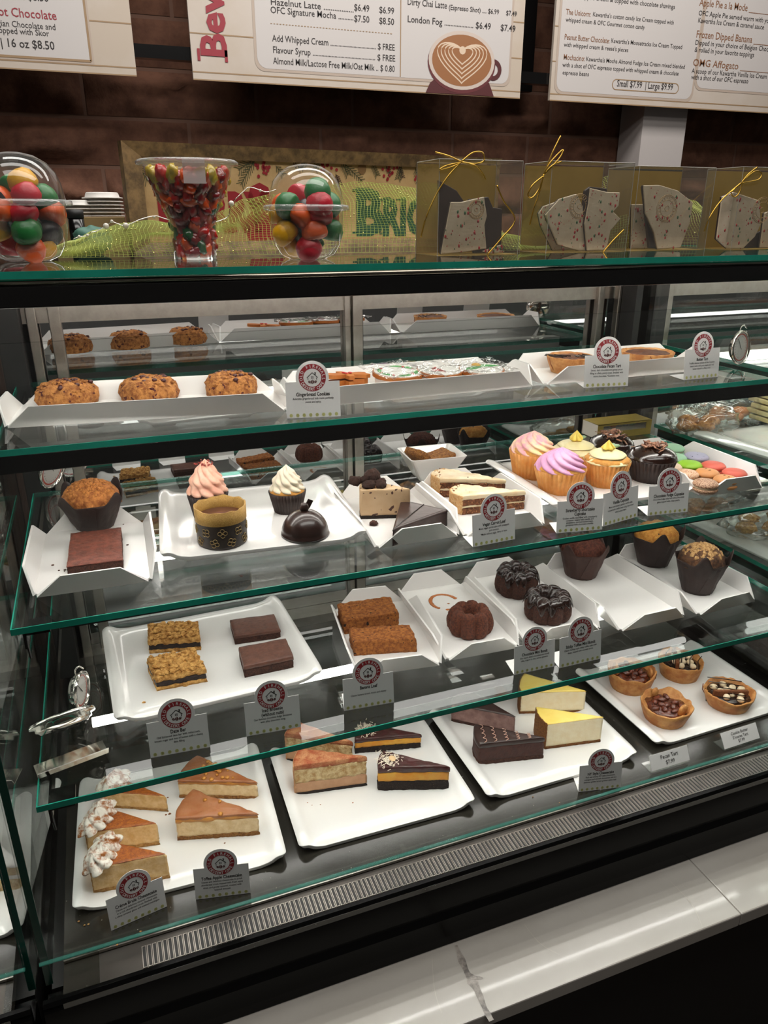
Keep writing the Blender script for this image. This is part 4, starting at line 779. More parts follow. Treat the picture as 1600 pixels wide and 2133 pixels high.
# cupcake platter
ph, sp2 = platter((1152, 1070), (1464, 1026), (1012, 974), Z2, 'white platter with six cupcakes on the second shelf', .0)
def cup(label, u, vb, wb, wt, vl, ln, ck, kind, c1=None, c2=None, H=.03):
    t, rt, h = cupcake('cupcake', label, u, vb, wb, wt, vl, sp2, ln, ck)
    if kind == 'swirl': mk('frosting', move(swirl(rt*1.06, H*1.08, 9, 9, .2, .25, 108, 26, 0, 2.6), (0, 0, h*.96)), fr(c1, *c2), t, True)
    elif kind == 'rose':
        mk('frosting', join(move(swirl(rt*1.1, .020, 5, 2, .07, .3, 72, 10, 0, 2.5), (0, 0, h*.94)), move(swirl(rt*.86, .014, 5, 2, .07, .3, 72, 10, 0, 2.5), (0, 0, h*1.0+.008))), fr('buttercream', 'e6dcae', 'e0d39c'), t, True)
        for i, (dx, dy) in enumerate([(-.004, -.002), (.005, .003)][:1 if H < .02 else 2]): mk('yellow_rosette', move(swirl(.0135, .016, 5, 3, .45, .2, 60, 12, 0, 1.2), (dx, dy, h+.021)), fr('yellow_rose', 'ddc65a', 'd6b840'), t, True)
        for a in (-.5, .1): mk('icing_leaf', xf(blob(.006, 6, .2, 2, 1, (1.5, .7, .5)), Matrix.Translation((.017, .004+.012*a, h+.022)) @ Matrix.Rotation(a, 4, 'Z')), F_('leaf_green', '8fae8c', .5), t, True)
    else:
        o = mk('frosting', lathe([(rt*1.03, h*.96), (rt*1.05, h*1.02)]+[(rt*1.03*math.cos(PI/2*i/8), h*1.04+.018*math.sin(PI/2*i/8)) for i in range(9)], 48), GLAZE, t, True)
        rnd = random.Random(int(u)); L = []
        for i in range(42): p = Vector((max(-.026, min(.026, rnd.gauss(0, .014))), rnd.gauss(0, .011))); L.append(xf(prism([(-.006, -.002), (.006, -.0016), (.005, .002), (-.004, .0022)], 0, .0012), Matrix.Translation((p.x, p.y, h*1.04+.018*math.sqrt(max(0, 1-(p.length/rt)**2))+.001+rnd.random()*.005)) @ Matrix.Rotation(rnd.random()*6, 4, 'Z') @ Matrix.Rotation(rnd.uniform(-.8, .8), 4, 'X') @ Matrix.Rotation(rnd.uniform(-.6, .6), 4, 'Y')))
        tag(mk('chocolate_curls', join(*L), F_('choc_curls', 'a87a60', .5, col2='5a3424', nscale=80), t), kind='stuff')
cup('dark glazed chocolate cupcake at the back by the gold box', 1268, 972, 66, 88, 938, DLN, CHOC, 'choc')
cup('vanilla cupcake at the back, off white frosting and yellow petals', 1194, 986, 70, 92, 952, OLN, VC, 'rose', H=.03)
cup('orange lined cupcake with swirl of pink and yellow frosting', 1105, 1001, 74, 92, 951, OLN, VC, 'swirl', 'pink_yellow', ('e2a2b0', 'edd49c', 35), .034)
cup('chocolate cupcake in front with dark glaze and chocolate curls', 1351, 1008, 76, 95, 966, DLN, CHOC, 'choc')
cup('vanilla cupcake in front with off white frosting and one yellow rosette', 1258, 1018, 72, 92, 972, OLN, VC, 'rose', H=.01)
cup('orange lined cupcake with magenta swirl, nearest of the group', 1162, 1033, 80, 103, 990, OLN, VC, 'swirl', 'magenta_frost', ('cf92bc', 'dca6c8', 30), .034)
# macarons
ti, sm = tray((1462, 1035), (1592, 1016), (1395, 912), Z2, 'white folded tray of mixed macarons at the right end of the second shelf')
def mac(me_k, c, label, u, v, sp=None, stripes=False, tilt=0, w_=50, dz=0, grp='macarons on the right tray'):
    P = at(u, v, sm+.019+dz); r = w_/2*mpp(P); t = thing('macaron', label, 'macaron', (P.x, P.y, sm+.0004+dz), 0, grp); m = F_('mac_'+me_k, c, .5, speck=sp, bump=.15)
    def shell(z0, sg): return lathe([(r*.93, z0), (r, z0+sg*.002), (r*.985, z0+sg*.004), (r*.82, z0+sg*.0075), (r*.4, z0+sg*.0095), (.0003, z0+sg*.0098)], 32)
    if not tilt: tilt = (0, 0)
    M_ = Matrix.Rotation(tilt[0], 4, 'X')
    mk('upper_shell', shell(.0125, 1), m, t, True); mk('lower_shell', shell(.0095, -.96), m, t, True); mk('filling', lathe([(r*.86, .009), (r*.9, .011), (r*.86, .013)], 28), F_('mac_fill', 'd8c8a8', .6), t, True)
    if stripes: mk('chocolate_stripe', join(*[tube([(r*.9*math.cos(a), -r*.9*math.sin(a)*.5+d, .0135+.002), (0, d*1.2, .0228), (-r*.8, d*.8-.002, .0175)], .0005, 4) for a, d in ((.3, -.004), (.3, .004))]), BLACK, t)
    return t
mac('orange', 'd9822a', 'orange macaron half hidden behind the chocolate cupcake', 1376, 940); mac('mint', '9cc6a2', 'pale mint green macaron at the very back of the tray', 1401, 930); mac('mint', '9cc6a2', 'pale mint green macaron just in front of the other mint one', 1406, 950)
mac('lav', 'a9a6bd', 'lavender macaron dotted with dark specks', 1451, 948, ('2a2a40', 330, .70)); mac('cream', 'dcc3a8', 'cream coloured macaron beside the chocolate cupcake', 1396, 969); mac('lime', '8ec02a', 'bright lime green macaron', 1438, 965)
mac('coral', 'd5604e', 'coral red macaron, the one farther back', 1487, 967); mac('coral', 'd5604e', 'coral red macaron nearest the right side of the tray', 1531, 982); mac('sprk', 'd8b392', 'beige macaron with orange sprinkles', 1431, 984, ('a8542c', 420, .6))
mac('caramel', 'c88a52', 'caramel macaron with a single dark stripe', 1474, 982, None, True); mac('caramel', 'c88a52', 'caramel macaron with dark stripes at the front of the tray', 1513, 996, None, True); mac('speck', 'c09a7c', 'brown speckled macaron at the front left corner of the tray', 1471, 1004, ('7a4c34', 500, .55), w_=52)
# gold box of macarons
P0, P1 = at(1243, 968, Z2), at(1352, 962, Z2); P0.y = P1.y = 1.30; a = aty(1243, 920, 1.27); b = aty(1353, 915, 1.27); x0, x1 = a.x, b.x; zt = aty(1244, 886, 1.27).z
t = thing('gift_box', 'gold box with a window showing upright macarons, behind the cupcakes', 'box', ((x0+x1)/2, 1.27, Z2)); W = (x1-x0)/2; H = zt-Z2; GB = F_('gold_card', '8f7a3a', .35, .5, col2='a48d48', nscale=12)
wx, wz0, wz1 = W*.80, H*.44, H*.86; mk('box_insert', box(-W+.001, W-.001, .002, .053, H*.38, H*.43), F_('box_side_white', 'c9c2b6', .5), t)
mk('box_front', join(box(-W, W, 0, .001, 0, wz0), box(-W, W, 0, .001, wz1, H), box(-W, -wx, 0, .001, wz0, wz1), box(wx, W, 0, .001, wz0, wz1)), GB, t)
mk('box_top', box(-W, W, 0, .055, H-.001, H), GB, t); mk('box_side', join(box(-W, -W+.001, .001, .055, 0, H-.001), box(W-.001, W, .001, .055, 0, H-.001)), F_('box_side_white', 'c9c2b6', .5), t); mk('box_back', join(box(-W, W, .054, .055, 0, H-.001), box(-W, W, .001, .055, .0, .001)), GB, t)
mk('box_window', box(-wx, wx, .001, .0016, wz0, wz1), BOXP, t)
for i, (k, c) in enumerate([('lav', 'a9a6bd'), ('lav2', '9c99a8'), ('orange', 'd9822a'), ('grey', '9a98a0'), ('lav', 'a9a6bd'), ('mint', '9cc6a2')]):
    x = -wx*.78+i*wx*.30; r = H*.21; m = F_('mac_'+k, c, .5)
    mt = thing('macaron', {'lav': 'lavender macaron', 'lav2': 'dull lilac macaron', 'orange': 'orange macaron', 'grey': 'grey macaron', 'mint': 'mint macaron'}[k]+' standing on edge in the gold box, %s from the left' % ['first', 'second', 'third', 'fourth', 'fifth', 'last'][i], 'macaron', ((x0+x1)/2+x, 1.27+.028, Z2+.0012+H*.64), 0, 'macarons in the gold box')
    R_ = Matrix.Rotation(PI/2, 4, 'Y'); sh = lambda z0, sg: xf(lathe([(r*.93, z0), (r, z0+sg*.0015), (r*.8, z0+sg*.005), (.0003, z0+sg*.006)], 24), R_)
    mk('shell', sh(.001, 1), m, mt, True); mk('shell', sh(-.001, -1), m, mt, True)
# ================================================================== SHELF ONE
ta, s1_ = tray((8, 893), (600, 856), (290, 791), Z1, 'long white folded tray at the left of the top shelf with three oat cookies')
GRN = F_('granola_cookie', 'd08c48', .8, col2='8e5020', nscale=130, bump=1, bscale=260, speck=('5a2016', 110, .66))
for k, (u, vb, w_, vt, lab) in enumerate([(145, 852, 128, 808, 'thick oat and fruit cookie, leftmost on the long tray'), (314, 842, 122, 798, 'thick oat and fruit cookie in the middle of the long tray'), (484, 832, 112, 786, 'thick oat and fruit cookie at the right of the long tray')]):
    C, R = rfoot(u, vb, w_/2, s1_); h = .032
    t = thing('oat_cookie', lab, 'cookie', (C.x, C.y, s1_+.0003), k, 'oat cookies on the top shelf'); o = mk('cookie', lathe([(R*.93, 0), (R, h*.3), (R*.96, h*.62), (R*.75, h*.9), (R*.4, h), (.0005, h)], 64), GRN, t, True); rough(o, .005, 60, k+2); rough(o, .002, 200, k)
    L = []; rnd = random.Random(k)
    for i in range(120): a = rnd.random()*2*PI; q = rnd.random()**.5; L.append(move(blob(rnd.uniform(.002, .004), 4, .4, 2, i, (1, 1, .6)), (R*.92*q*math.cos(a), R*.92*q*math.sin(a), h*(.98-.35*q**4))))
    tag(mk('oat_flakes', join(*L), GRN, t, True), kind='stuff'); L = []
    for i in range(9): a = rnd.random()*2*PI; q = rnd.random()**.5*.85; L.append(move(blob(.0042, 5, .2, 2, i, (1, 1, .7)), (R*q*math.cos(a), R*q*math.sin(a), h*(.99-.3*q**4))))
    tag(mk('raisins', join(*L), F_('raisin', '4a1a18', .4), t, True), kind='stuff')
tb, sb = tray((612, 852), (1113, 805), (850, 757), Z1, 'long white folded tray in the middle of the top shelf with iced holiday cookies')
GING = F_('gingerbread', 'b86c28', .6, col2='a85c20', nscale=60); WIC = F_('white_icing', 'e8e4e0', .4); GIC = F_('green_icing', '2f9a3c', .45); RIC = F_('red_icing', 'c0282c', .4); YIC = F_('yellow_icing', 'dca42a', .4)
def fcookie(label, u, v, base, parts, s, rz, cello=True):
    P = at(u, v, sb+.026); q = thing('plain_cookie', 'plain iced cookie underneath the '+label.split(' with')[0].split(' beside')[0]+(' with thin red lines' if 'bow' in label else ' with yellow bell' if 'bell' in label else ''), 'cookie', (P.x, P.y, sb), rz)
    for k in range(2): mk('cookie', prism([(x*s*.9, y*s*.9) for x, y in base], .0005+.009*k, .009+.009*k), WIC if cello else GING, q)
    t = thing('iced_cookie', label, 'cookie', (P.x, P.y, sb+.0185), rz)
    t.rotation_euler = (math.radians(4), 0, rz)
    mk('cookie', prism([(x*s, y*s) for x, y in base], .002, .008), GING, t)
    for nm, pl_, z_, m in parts: mk(nm, prism([(x*s, y*s) for x, y in pl_], .008, .0082+z_), m, t) if isinstance(pl_, list) else mk(nm, move(blob(pl_[2]*s, 6, s=(1, 1, .4)), (pl_[0]*s, pl_[1]*s, .0095)), m, t, True)
    if cello:
        V, F = [], []; n = 22
        for j in range(n+1):
            for i in range(n+1): x, y = (i/n-.5)*2.5*s, (j/n-.5)*2.3*s; V.append((x, y, .0125+.005*noise.noise(Vector((x*60, y*60, u)))+.003*noise.noise(Vector((x*150, y*150, u)))))
        for j in range(n):
            for i in range(n): q = j*(n+1)+i; F.append((q, q+1, q+n+2, q+n+1))
        mk('cellophane_wrap', (V, F), CLEAR, t, True)
circ = lambda r, n=28, c=(0, 0), e=1.: [(c[0]+r*math.cos(2*PI*i/n), c[1]+e*r*math.sin(2*PI*i/n)) for i in range(n)]
man = [(-.25, -1), (-.05, -.95), (0, -.45), (.05, -.95), (.25, -1), (.35, -.75), (.22, -.2), (.6, -.05), (.62, .2), (.2, .2), (.25, .4)]+[(.3*math.cos(a), .68+.3*math.sin(a)) for a in [-.5+i*.35 for i in range(12)]]+[(-.25, .4), (-.2, .2), (-.62, .2), (-.6, -.05), (-.22, -.2), (-.35, -.75)]
fcookie('brown gingerbread man with white edging and red icing squares beside the name card', 722, 779, man, [('icing_button', (0, -.15, .09), 0, RIC), ('icing_button', (-.12, .1, .08), 0, RIC), ('icing_button', (.1, .12, .08), 0, RIC)], .038, 1.75, False)
leaf = lambda x, y, a, l=.34: [(x+l*(c*math.cos(a)-s*math.sin(a)), y+l*(c*math.sin(a)+s*math.cos(a))) for c, s in ((-1, 0), (-.4, .28), (.3, .25), (1, 0), (.3, -.25), (-.4, -.28))]
wr = [('white_icing', circ(.94), .001, WIC)]+[('icing_leaf', leaf(.72*math.cos(a), .72*math.sin(a), a+PI/2, .3), .002, GIC) for a in (.3, 1.1, 2.7, 3.5, 4.6, 5.6)]+[('icing_berry', (.6*math.cos(a)*1.2, .6*math.sin(a)*1.2, .07), 0, RIC) for a in (.0, .7, 3.9, 3.1, 2.2, 5.1)]
fcookie('round white iced cookie with a green holly wreath and red berries', 828, 775, circ(1.), wr, .041, .2)
fcookie('white iced cookie with thin red bow lines under cellophane', 915, 771, circ(1.), [('white_icing', circ(.94), .001, WIC)]+[('red_line', leaf(.1*i-.3, .1*math.sin(i*2), i*.7, .5), .001, RIC) for i in range(3)], .038, .4)
fcookie('white iced cookie with green leaves and a yellow bell under cellophane', 1003, 768, circ(1.), [('white_icing', circ(.94), .001, WIC), ('icing_leaf', leaf(-.3, .1, .3, .6), .002, GIC), ('icing_leaf', leaf(.4, .2, -.3, .55), .002, GIC), ('icing_bell', (0, .45, .22), 0, YIC)], .038, .1)
tc_, sc1 = tray((1135, 802), (1502, 768), (1225, 728), Z1, 'long white folded tray at the right of the top shelf with two open tarts')
tart('pecan tart with chocolate drizzle behind its name card', 1184, 781, 74, 96, 741, sc1, 'drizzle', 5., hk=.1); tart('wide open butter tart with a dark nutty top', 1345, 766, 88, 107, 732, sc1, 'nut', 6., hk=.1)
# ================================================================== NAME CARDS
for a in [((598, 872), (710, 867), Z1, 'Gingerbread Cookies', ['Adorable gingerbread kids made perfectly', 'sweet and spicy.'], 'white name card reading Gingerbread Cookies on the top shelf'),
    ((1216, 808), (1308, 804), Z1, 'Chocolate Pecan Tart', ['Sweet, dark chocolate and gooey pecan', 'filling in a flaky pastry crust, drizzled with', 'more chocolate. *Contains nuts.'], 'white name card reading Chocolate Pecan Tart'),
    ((1424, 792), (1496, 785), Z1, 'Butter Tart', ["Truffle's famous version of the Canadian", 'classic made with pure maple and real', 'butter baked in a flaky crust.'], 'white name card reading Butter Tart'),
    ((985, 1140), (1073, 1123), Z2, 'Vegan Carrot Loaf', ['Moist vegan carrot cake with pineapple', 'and coconut.', '*Made without eggs, dairy or nuts.'], 'white name card reading Vegan Carrot Loaf'),
    ((1159, 1111), (1254, 1103), Z2, 'Strawberry Shortcake|Cupcake', ['Golden vanilla cake filled with strawberry', 'compote, topped with vanilla and', 'strawberry swirled buttercream,', 'garnished with shortcake crumbs.'], 'white name card reading Strawberry Shortcake Cupcake'),
    ((1256, 1097), (1328, 1076), Z2, 'Vanilla Cupcake', ['Moist and buttery golden vanilla cake,', 'topped with vanilla bean icing, decorated', 'with buttercream.'], 'white name card reading Vanilla Cupcake, turned to one side'),
    ((1349, 1075), (1432, 1066), Z2, 'Chocolate Fudge Cupcake', ['Chocolate fudge cake with shiny chocolate', 'glaze topped with crispy pearls.'], 'white name card reading Chocolate Fudge Cupcake'),
    ((314, 1579), (438, 1556), Z3, 'Date Bar', ['Old fashioned date bar with rolled oats,', 'brown sugar and lots of butter with a chewy', 'date filling.'], 'white name card reading Date Bar'),
    ((514, 1534), (627, 1514), Z3, 'Iced Brownie|(without nuts)', ['Our famous chocolate fudge brownies', 'with silky chocolate icing.'], 'white name card reading Iced Brownie'),
    ((717, 1481), (821, 1463), Z3, 'Banana Loaf', ['', 'Classic banana bread, moist and chewy.'], 'white name card reading Banana Loaf'),
    ((1071, 1406), (1155, 1388), Z3, 'Chocolate Mini Bundt', ["Our classic devil's chocolate mini bundt", 'cake, draped in rich, velvety ganache.'], 'white name card reading Chocolate Mini Bundt'),
    ((1165, 1392), (1251, 1372), Z3, 'Sticky Toffee Mini Bundt', ['Classic holiday-style sticky toffee cake with', 'dates, topped with caramel sauce.'], 'white name card reading Sticky Toffee Mini Bundt'),
    ((232, 1939), (348, 1888), Z4, 'Crème Brule Cheesecake', ['Dense and delicious caramel cheesecake', 'in a rich shortbread crust; finished with', 'a shiny caramel glaze and toasted meringue.'], 'white name card reading Creme Brule Cheesecake, tilted in the left corner'),
    ((408, 1874), (522, 1860), Z4, 'Toffee Apple Cheesecake', ['Dense and delicious cheesecake in a rich', 'shortbread crust; topped with fresh apple', 'slices and gooey caramel, crusted with', 'toasted streusel.'], 'white name card reading Toffee Apple Cheesecake'),
    ((1205, 1650), (1293, 1640), Z4, 'NY Style Cheesecake', ['Rich and creamy NY style cheesecake,', 'indulgent and smooth cheesecake set in a', 'delicious golden brown graham style crust.'], 'white name card reading NY Style Cheesecake')]:
    card(*a)
# small price labels in clear holders
for BLp, BRp, TLp, lines, lab in (((1358, 1607), (1437, 1583), (1341, 1578), ['Pecan Tart', '$7.99'], 'small white price label reading Pecan Tart $7.99'), ((1510, 1561), (1583, 1537), (1490, 1531), ['Cookie Butter', "S'mores Tart", '$7.99'], "small white price label reading Cookie Butter S'mores Tart")):
    a, b = at(*BLp, Z4+.004), at(*BRp, Z4+.004); h = .022; c = at(*TLp, Z4+.004+h); W = (b-a).length; t = thing('price_label', lab, 'price label', tuple((a+b)/2-Vector((0, 0, .0035))), math.atan2(b.y-a.y, b.x-a.x))
    dy = abs((c-a).y); D = math.hypot(dy, h); an = math.atan2(h, max(dy, .004)); M_ = Matrix.Rotation(an-PI/2, 4, 'X'); M_ = Matrix.Translation((0, 0, .0035)) @ Matrix.Rotation(-(PI/2-an), 4, 'X')
    mk('label_paper', xf(box(-W/2, W/2, 0, .0006, 0, D), M_), PAPER, t); mk('clear_holder', join(xf(box(-W/2-.002, W/2+.002, .0008, .0016, -.002, D+.001), M_), box(-W/2, W/2, .0, .025, .0, .0008)), CLEAR, t)
    n = len(lines); L = [flat((lambda tm: ([(x*min(1, W*.8/width(tm)), z_) for x, z_ in tm[0]], tm[1]))(textmesh(s, D*(.36 if n == 2 else .27), 'CENTER', .006, .9)), (0, D*(.88-.80*(i+.75)/n)), -.0003) for i, s in enumerate(lines)]; mk('printed_text', xf(join(*L), M_), INK, t)

# ================================================================== ON TOP OF THE CASE
ZT = CAMZ-.0558
GC = {'red': 'b0162a', 'green': '1c6a30', 'yellow': 'd09a12', 'orange': 'd4561a', 'black': '1a1a20'}
def gum(c): return F_('gumdrop_'+c, GC[c], .38, bump=.25, bscale=300, sss=.15)
GD = lathe([(.0001, 0), (.0095, .0003), (.0112, .003), (.0115, .008), (.0098, .0145), (.006, .018), (.0001, .019)], 20)
GDM = {}
RIMP = thin('rim_plastic', (.9, .9, .89), 1.5, .08, 1.5, .14)
def dome_cup(u, vb, wr, name, seed, order):
    C, R = rfoot(u, vb, wr*.55/1., ZT); R = wr/2*mpp(C); C.z = ZT
    t = thing('domed_cup', name, 'plastic cup', tuple(C)); hb = R*1.26
    o = mk('bowl', lathe([(.0005, .002), (R*.5, .0005), (R*.72, R*.12), (R*.88, R*.36), (R*.96, R*.75), (R*.97, hb-.004), (R*1.0, hb-.002)], 56, cap=False), CLEAR, t, True)
    mk('rim', lathe([(R*1.0, hb-.003), (R*1.13, hb-.002), (R*1.14, hb+.001), (R*1.12, hb+.004), (R*1.0, hb+.005), (R*.98, hb+.002), (R*1.0, hb-.003)], 56, cap=False), RIMP, t, True)
    mk('dome_lid', lathe([(R*1.0, hb+.004), (R*.985, hb+R*.2), (R*.95, hb+R*.42), (R*.86, hb+R*.66), (R*.7, hb+R*.86), (R*.45, hb+R*1.01), (R*.2, hb+R*1.07), (.0005, hb+R*1.08)], 56, cap=False), CLEAR, t, True)
    rnd = random.Random(seed); k = 0; rows = [(R*.08, R*.40, 3), (R*.44, R*.60, 5), (R*.50, R*.08, 1), (R*.84, R*.64, 6), (R*.95, R*.1, 1), (R*1.2, R*.60, 5), (R*1.48, R*.42, 2)]; nm = name.split(' cup')[0]
    cnt = {}
    for z, rr, n in rows:
        for i in range(n):
            a = -PI/2+2*PI*i/n+.4*(z/R); c = order[k % len(order)]; k += 1
            if c not in GDM: me = mk('gumdrop', GD, gum(c), None, True); GDM[c] = me.data; bpy.data.objects.remove(me)
            o = inst('gumdrop', GDM[c], None, (C.x+rr*math.cos(a), C.y+rr*math.sin(a), ZT+z+.003), (rnd.uniform(-.7, .7)+.9*(z > R), rnd.uniform(-.7, .7), a), (1.55, 1.55, 1.4))
            tag(o, '%s sugar gumdrop inside the %s' % (c, 'left domed cup' if seed == 1 else 'middle domed cup'), 'candy', '%s gumdrops in the %s' % (c, 'left domed cup' if seed == 1 else 'middle domed cup'))
dome_cup(62, 549, 176, 'clear domed plastic cup of gumdrops at the left edge of the glass top', 1, ['orange', 'yellow', 'red', 'green', 'black', 'orange', 'black', 'yellow', 'green', 'red', 'orange', 'green', 'yellow', 'red'])
dome_cup(642, 543, 153, 'clear domed plastic cup of gumdrops between the gummy cup and the bark boxes', 2, ['red', 'green', 'yellow', 'orange', 'green', 'green', 'red', 'yellow', 'black', 'red', 'orange', 'green', 'red', 'yellow', 'orange', 'black'])
C, R0 = rfoot(408, 541, 44, ZT); C.z = ZT; q = mpp(C); H = hgt(C, 335)
t = thing('gummy_cup', 'tall flared clear cup packed with red gummy candy, flat lid with a paper seal', 'plastic cup', tuple(C))
mk('cup', lathe([(.001, .004), (R0, .003), (R0, 0), (R0*1.02, .012), (R0*1.08, H*.38), (R0*1.12, H*.41), (R0*1.95, H*.86), (R0*2.02, H*.97)], 56, cap=False), CLEAR, t, True)
mk('lid', lathe([(R0*2.02, H*.95), (R0*2.3, H*.955), (R0*2.32, H*.985), (R0*2.2, H*1.005), (R0*2.02, H*1.0), (.001, H*1.0)], 72, lambda a, tt, r, z: (r+(.0006*math.cos(30*a) if r > R0*2.1 else 0), z), cap=False), RIMP, t, True)
mk('paper_seal', prism([(-.014, H*.76), (.014, H*.76), (.014, H*1.004), (-.014, H*1.004)], -R0*2.06, -R0*2.055, 'y'), thin('seal_film', (.9, .8, .78), 1.4, .3, 1, .45, (.75, .68, .66)), t)
GUMM = {c: F_('gummy_'+c, h_, .25, sss=.35, coat=.4) for c, h_ in (('red', 'b01a16'), ('dark red', '7a1214'), ('orange', 'd0501a'), ('yellow', 'b8a030'), ('green', '20502a'))}
GS = []
for i in range(5): o = mk('g', blob(.0105, 8, .35, 2.2, i*2, (1.25, .8, .7)), None, None, True); GS.append(o.data); bpy.data.objects.remove(o)
GME = {}
rnd = random.Random(5); n = 0
for L_ in range(13):
    z = .010+L_*(H*.95-.014)/13; f = z/H; rr = R0*(1.02 if f < .4 else 1.12+(f-.41)/.45*.83)-.009; m_ = max(4, int(2*PI*rr/.0165))
    for i in range(m_+(1 if rr > .03 else 0)):
        a = 2*PI*i/m_+L_*.5; r_ = rr if i < m_ else rr*.3
        c = rnd.choices(['red', 'dark red', 'orange', 'yellow', 'green'], [5, 4, 3, .8 if f < .7 else 3, 1.4])[0]; k = (c, rnd.randrange(5))
        if k not in GME: me = GS[k[1]].copy(); me.materials.clear(); me.materials.append(GUMM[c]); GME[k] = me
        tag(inst('gummy_candy', GME[k], None, (C.x+r_*math.cos(a), C.y+r_*math.sin(a), ZT+z), (rnd.random()*6, rnd.random()*6, rnd.random()*6)), c+' translucent gummy candy inside the tall flared cup', 'candy', c+' gummies in the tall cup')
# bark boxes
BARK = F_('white_bark', 'b8a68e', .55, col2='c4b49e', nscale=30, bump=.3, bscale=120); BKD = F_('dark_bark', '33231f', .5, col2='2a1c19', nscale=50); GOLD = F_('gold_cord', 'b8923a', .28, .9); GCARD = F_('gold_back', '957628', .42, .25, col2='a08136', nscale=6)
BRED = F_('candy_cane_red', 'a01c26', .4); BGRN = F_('candy_green', '2f5a38', .5); STAMP = F_('stamp_gold', '9c7c50', .5, .3)
def bark_box(uf0, uf1, vb, vt, ub0, ub1, label, shards, cord=None):
    a = at(uf0, vb, ZT); y0 = a.y; x0 = a.x; x1 = aty(uf1, vb, y0).x; H = aty((uf0+uf1)/2, vt, y0).z-ZT; D = .082; W = x1-x0
    t = thing('bark_box', label, 'box', ((x0+x1)/2, y0+D/2, ZT)); e = .0006; w = W/2; d = D/2
    mk('clear_front', box(-w, w, -d, -d+e, 0, H), BOXP, t); mk('clear_side', box(-w, -w+e, -d+e, d, 0, H), BOXP, t); mk('clear_side', box(w-e, w, -d+e, d, 0, H), BOXP, t); mk('clear_top', box(-w, w, -d, d, H-e, H), BOXP, t)
    mk('gold_back', box(-w+e, w-e, d-e, d, e, H*.985), GCARD, t); mk('gold_base', box(-w+e, w-e, -d+e, d-e, 0, e), GCARD, t)
    mk('fold_line', join(*[tube([(sx*w, sy*d, 0), (sx*w, sy*d, H)], .0005, 4) for sx in (-1, 1) for sy in (-1, 1)], *[tube([(-w, sy*d, H), (w, sy*d, H)], .0005, 4) for sy in (-1, 1)], *[tube([(sx*w, -d, H), (sx*w, d, H)], .0005, 4) for sx in (-1, 1)]), F_('film_edge', '8e8a80', .3), t)
    for i, (poly, dy, kind, lab) in enumerate(shards):
        P = [aty(u, v, y0+dy) for u, v in poly]; zm = min(p.z for p in P); c = sum(P, Vector())/len(P); th = .006
        s = thing('bark_shard', lab, 'chocolate bark', (c.x, y0+dy, ZT+.0012)); fl = [(p.x-c.x, max(0, p.z-zm if zm > ZT-.01 else p.z-ZT)) for p in P]
        if kind == 'dark': bev(mk('chocolate', prism(fl, -th/2, th/2, 'y'), BKD, s), .001)
        else:
            bev(mk('white_layer', prism(fl, -th/2, 0, 'y'), BARK, s), .0012); bev(mk('dark_layer', prism([(x*1.01, z) for x, z in fl], 0, th/2, 'y'), BKD, s), .001)
            r_ = random.Random(i+int(uf0)); L, M_ = [], []; xs = [p[0] for p in fl]; zs = [p[1] for p in fl]
            def inside(x, z):
                k = False
                for j in range(len(fl)):
                    (xa, za), (xb, zb_) = fl[j], fl[j-1]
                    if (za > z) != (zb_ > z) and x < (xb-xa)*(z-za)/(zb_-za)+xa: k = not k
                return k
            for _ in range(70):
                x, z = r_.uniform(min(xs), max(xs)), r_.uniform(min(zs), max(zs)*.97)
                if inside(x, z): (L if r_.random() < .75 else M_).append(move(blob(r_.choice([.0006, .0009, .0018]), 4, .4, 2, _, (1, .4, 1.4)), (x, -th/2, z)))
            if L: tag(mk('red_candy_bits', join(*L), BRED, s, True), kind='stuff')
            if M_: tag(mk('green_candy_bits', join(*M_), BGRN, s, True), kind='stuff')
            if kind[0] == 's':
                P = aty(kind[1], kind[2], y0+dy); ex, ez = P.x-c.x, P.z-(zm if zm > ZT-.01 else ZT); rr = kind[3]*mpp(P)
                mk('embossed_seal', join(*[tube([(ex+k*rr*math.cos(q), -th/2-.0001, ez+k*rr*math.sin(q)) for q in [2*PI*j/36 for j in range(36)]], .0004, 4, True) for k in (1., .9, .62, .2)]+[tube([(ex+rr*.68*math.cos(q), -th/2, ez+rr*.68*math.sin(q)), (ex+rr*.84*math.cos(q), -th/2, ez+rr*.84*math.sin(q))], .0005, 4) for q in [2*PI*j/22 for j in range(22)]]), STAMP, s)
    if cord:
        c_ = thing('gold_cord', cord[0], 'ribbon', (0, 0, 0)); 
        for nm, pts in cord[1:]:
            mk(nm, tube(spline([aty(u, v, y0-.002-.0015*(i % 2)) for i, (u, v) in enumerate(pts)], 6), .0011, 6), GOLD, c_, True)
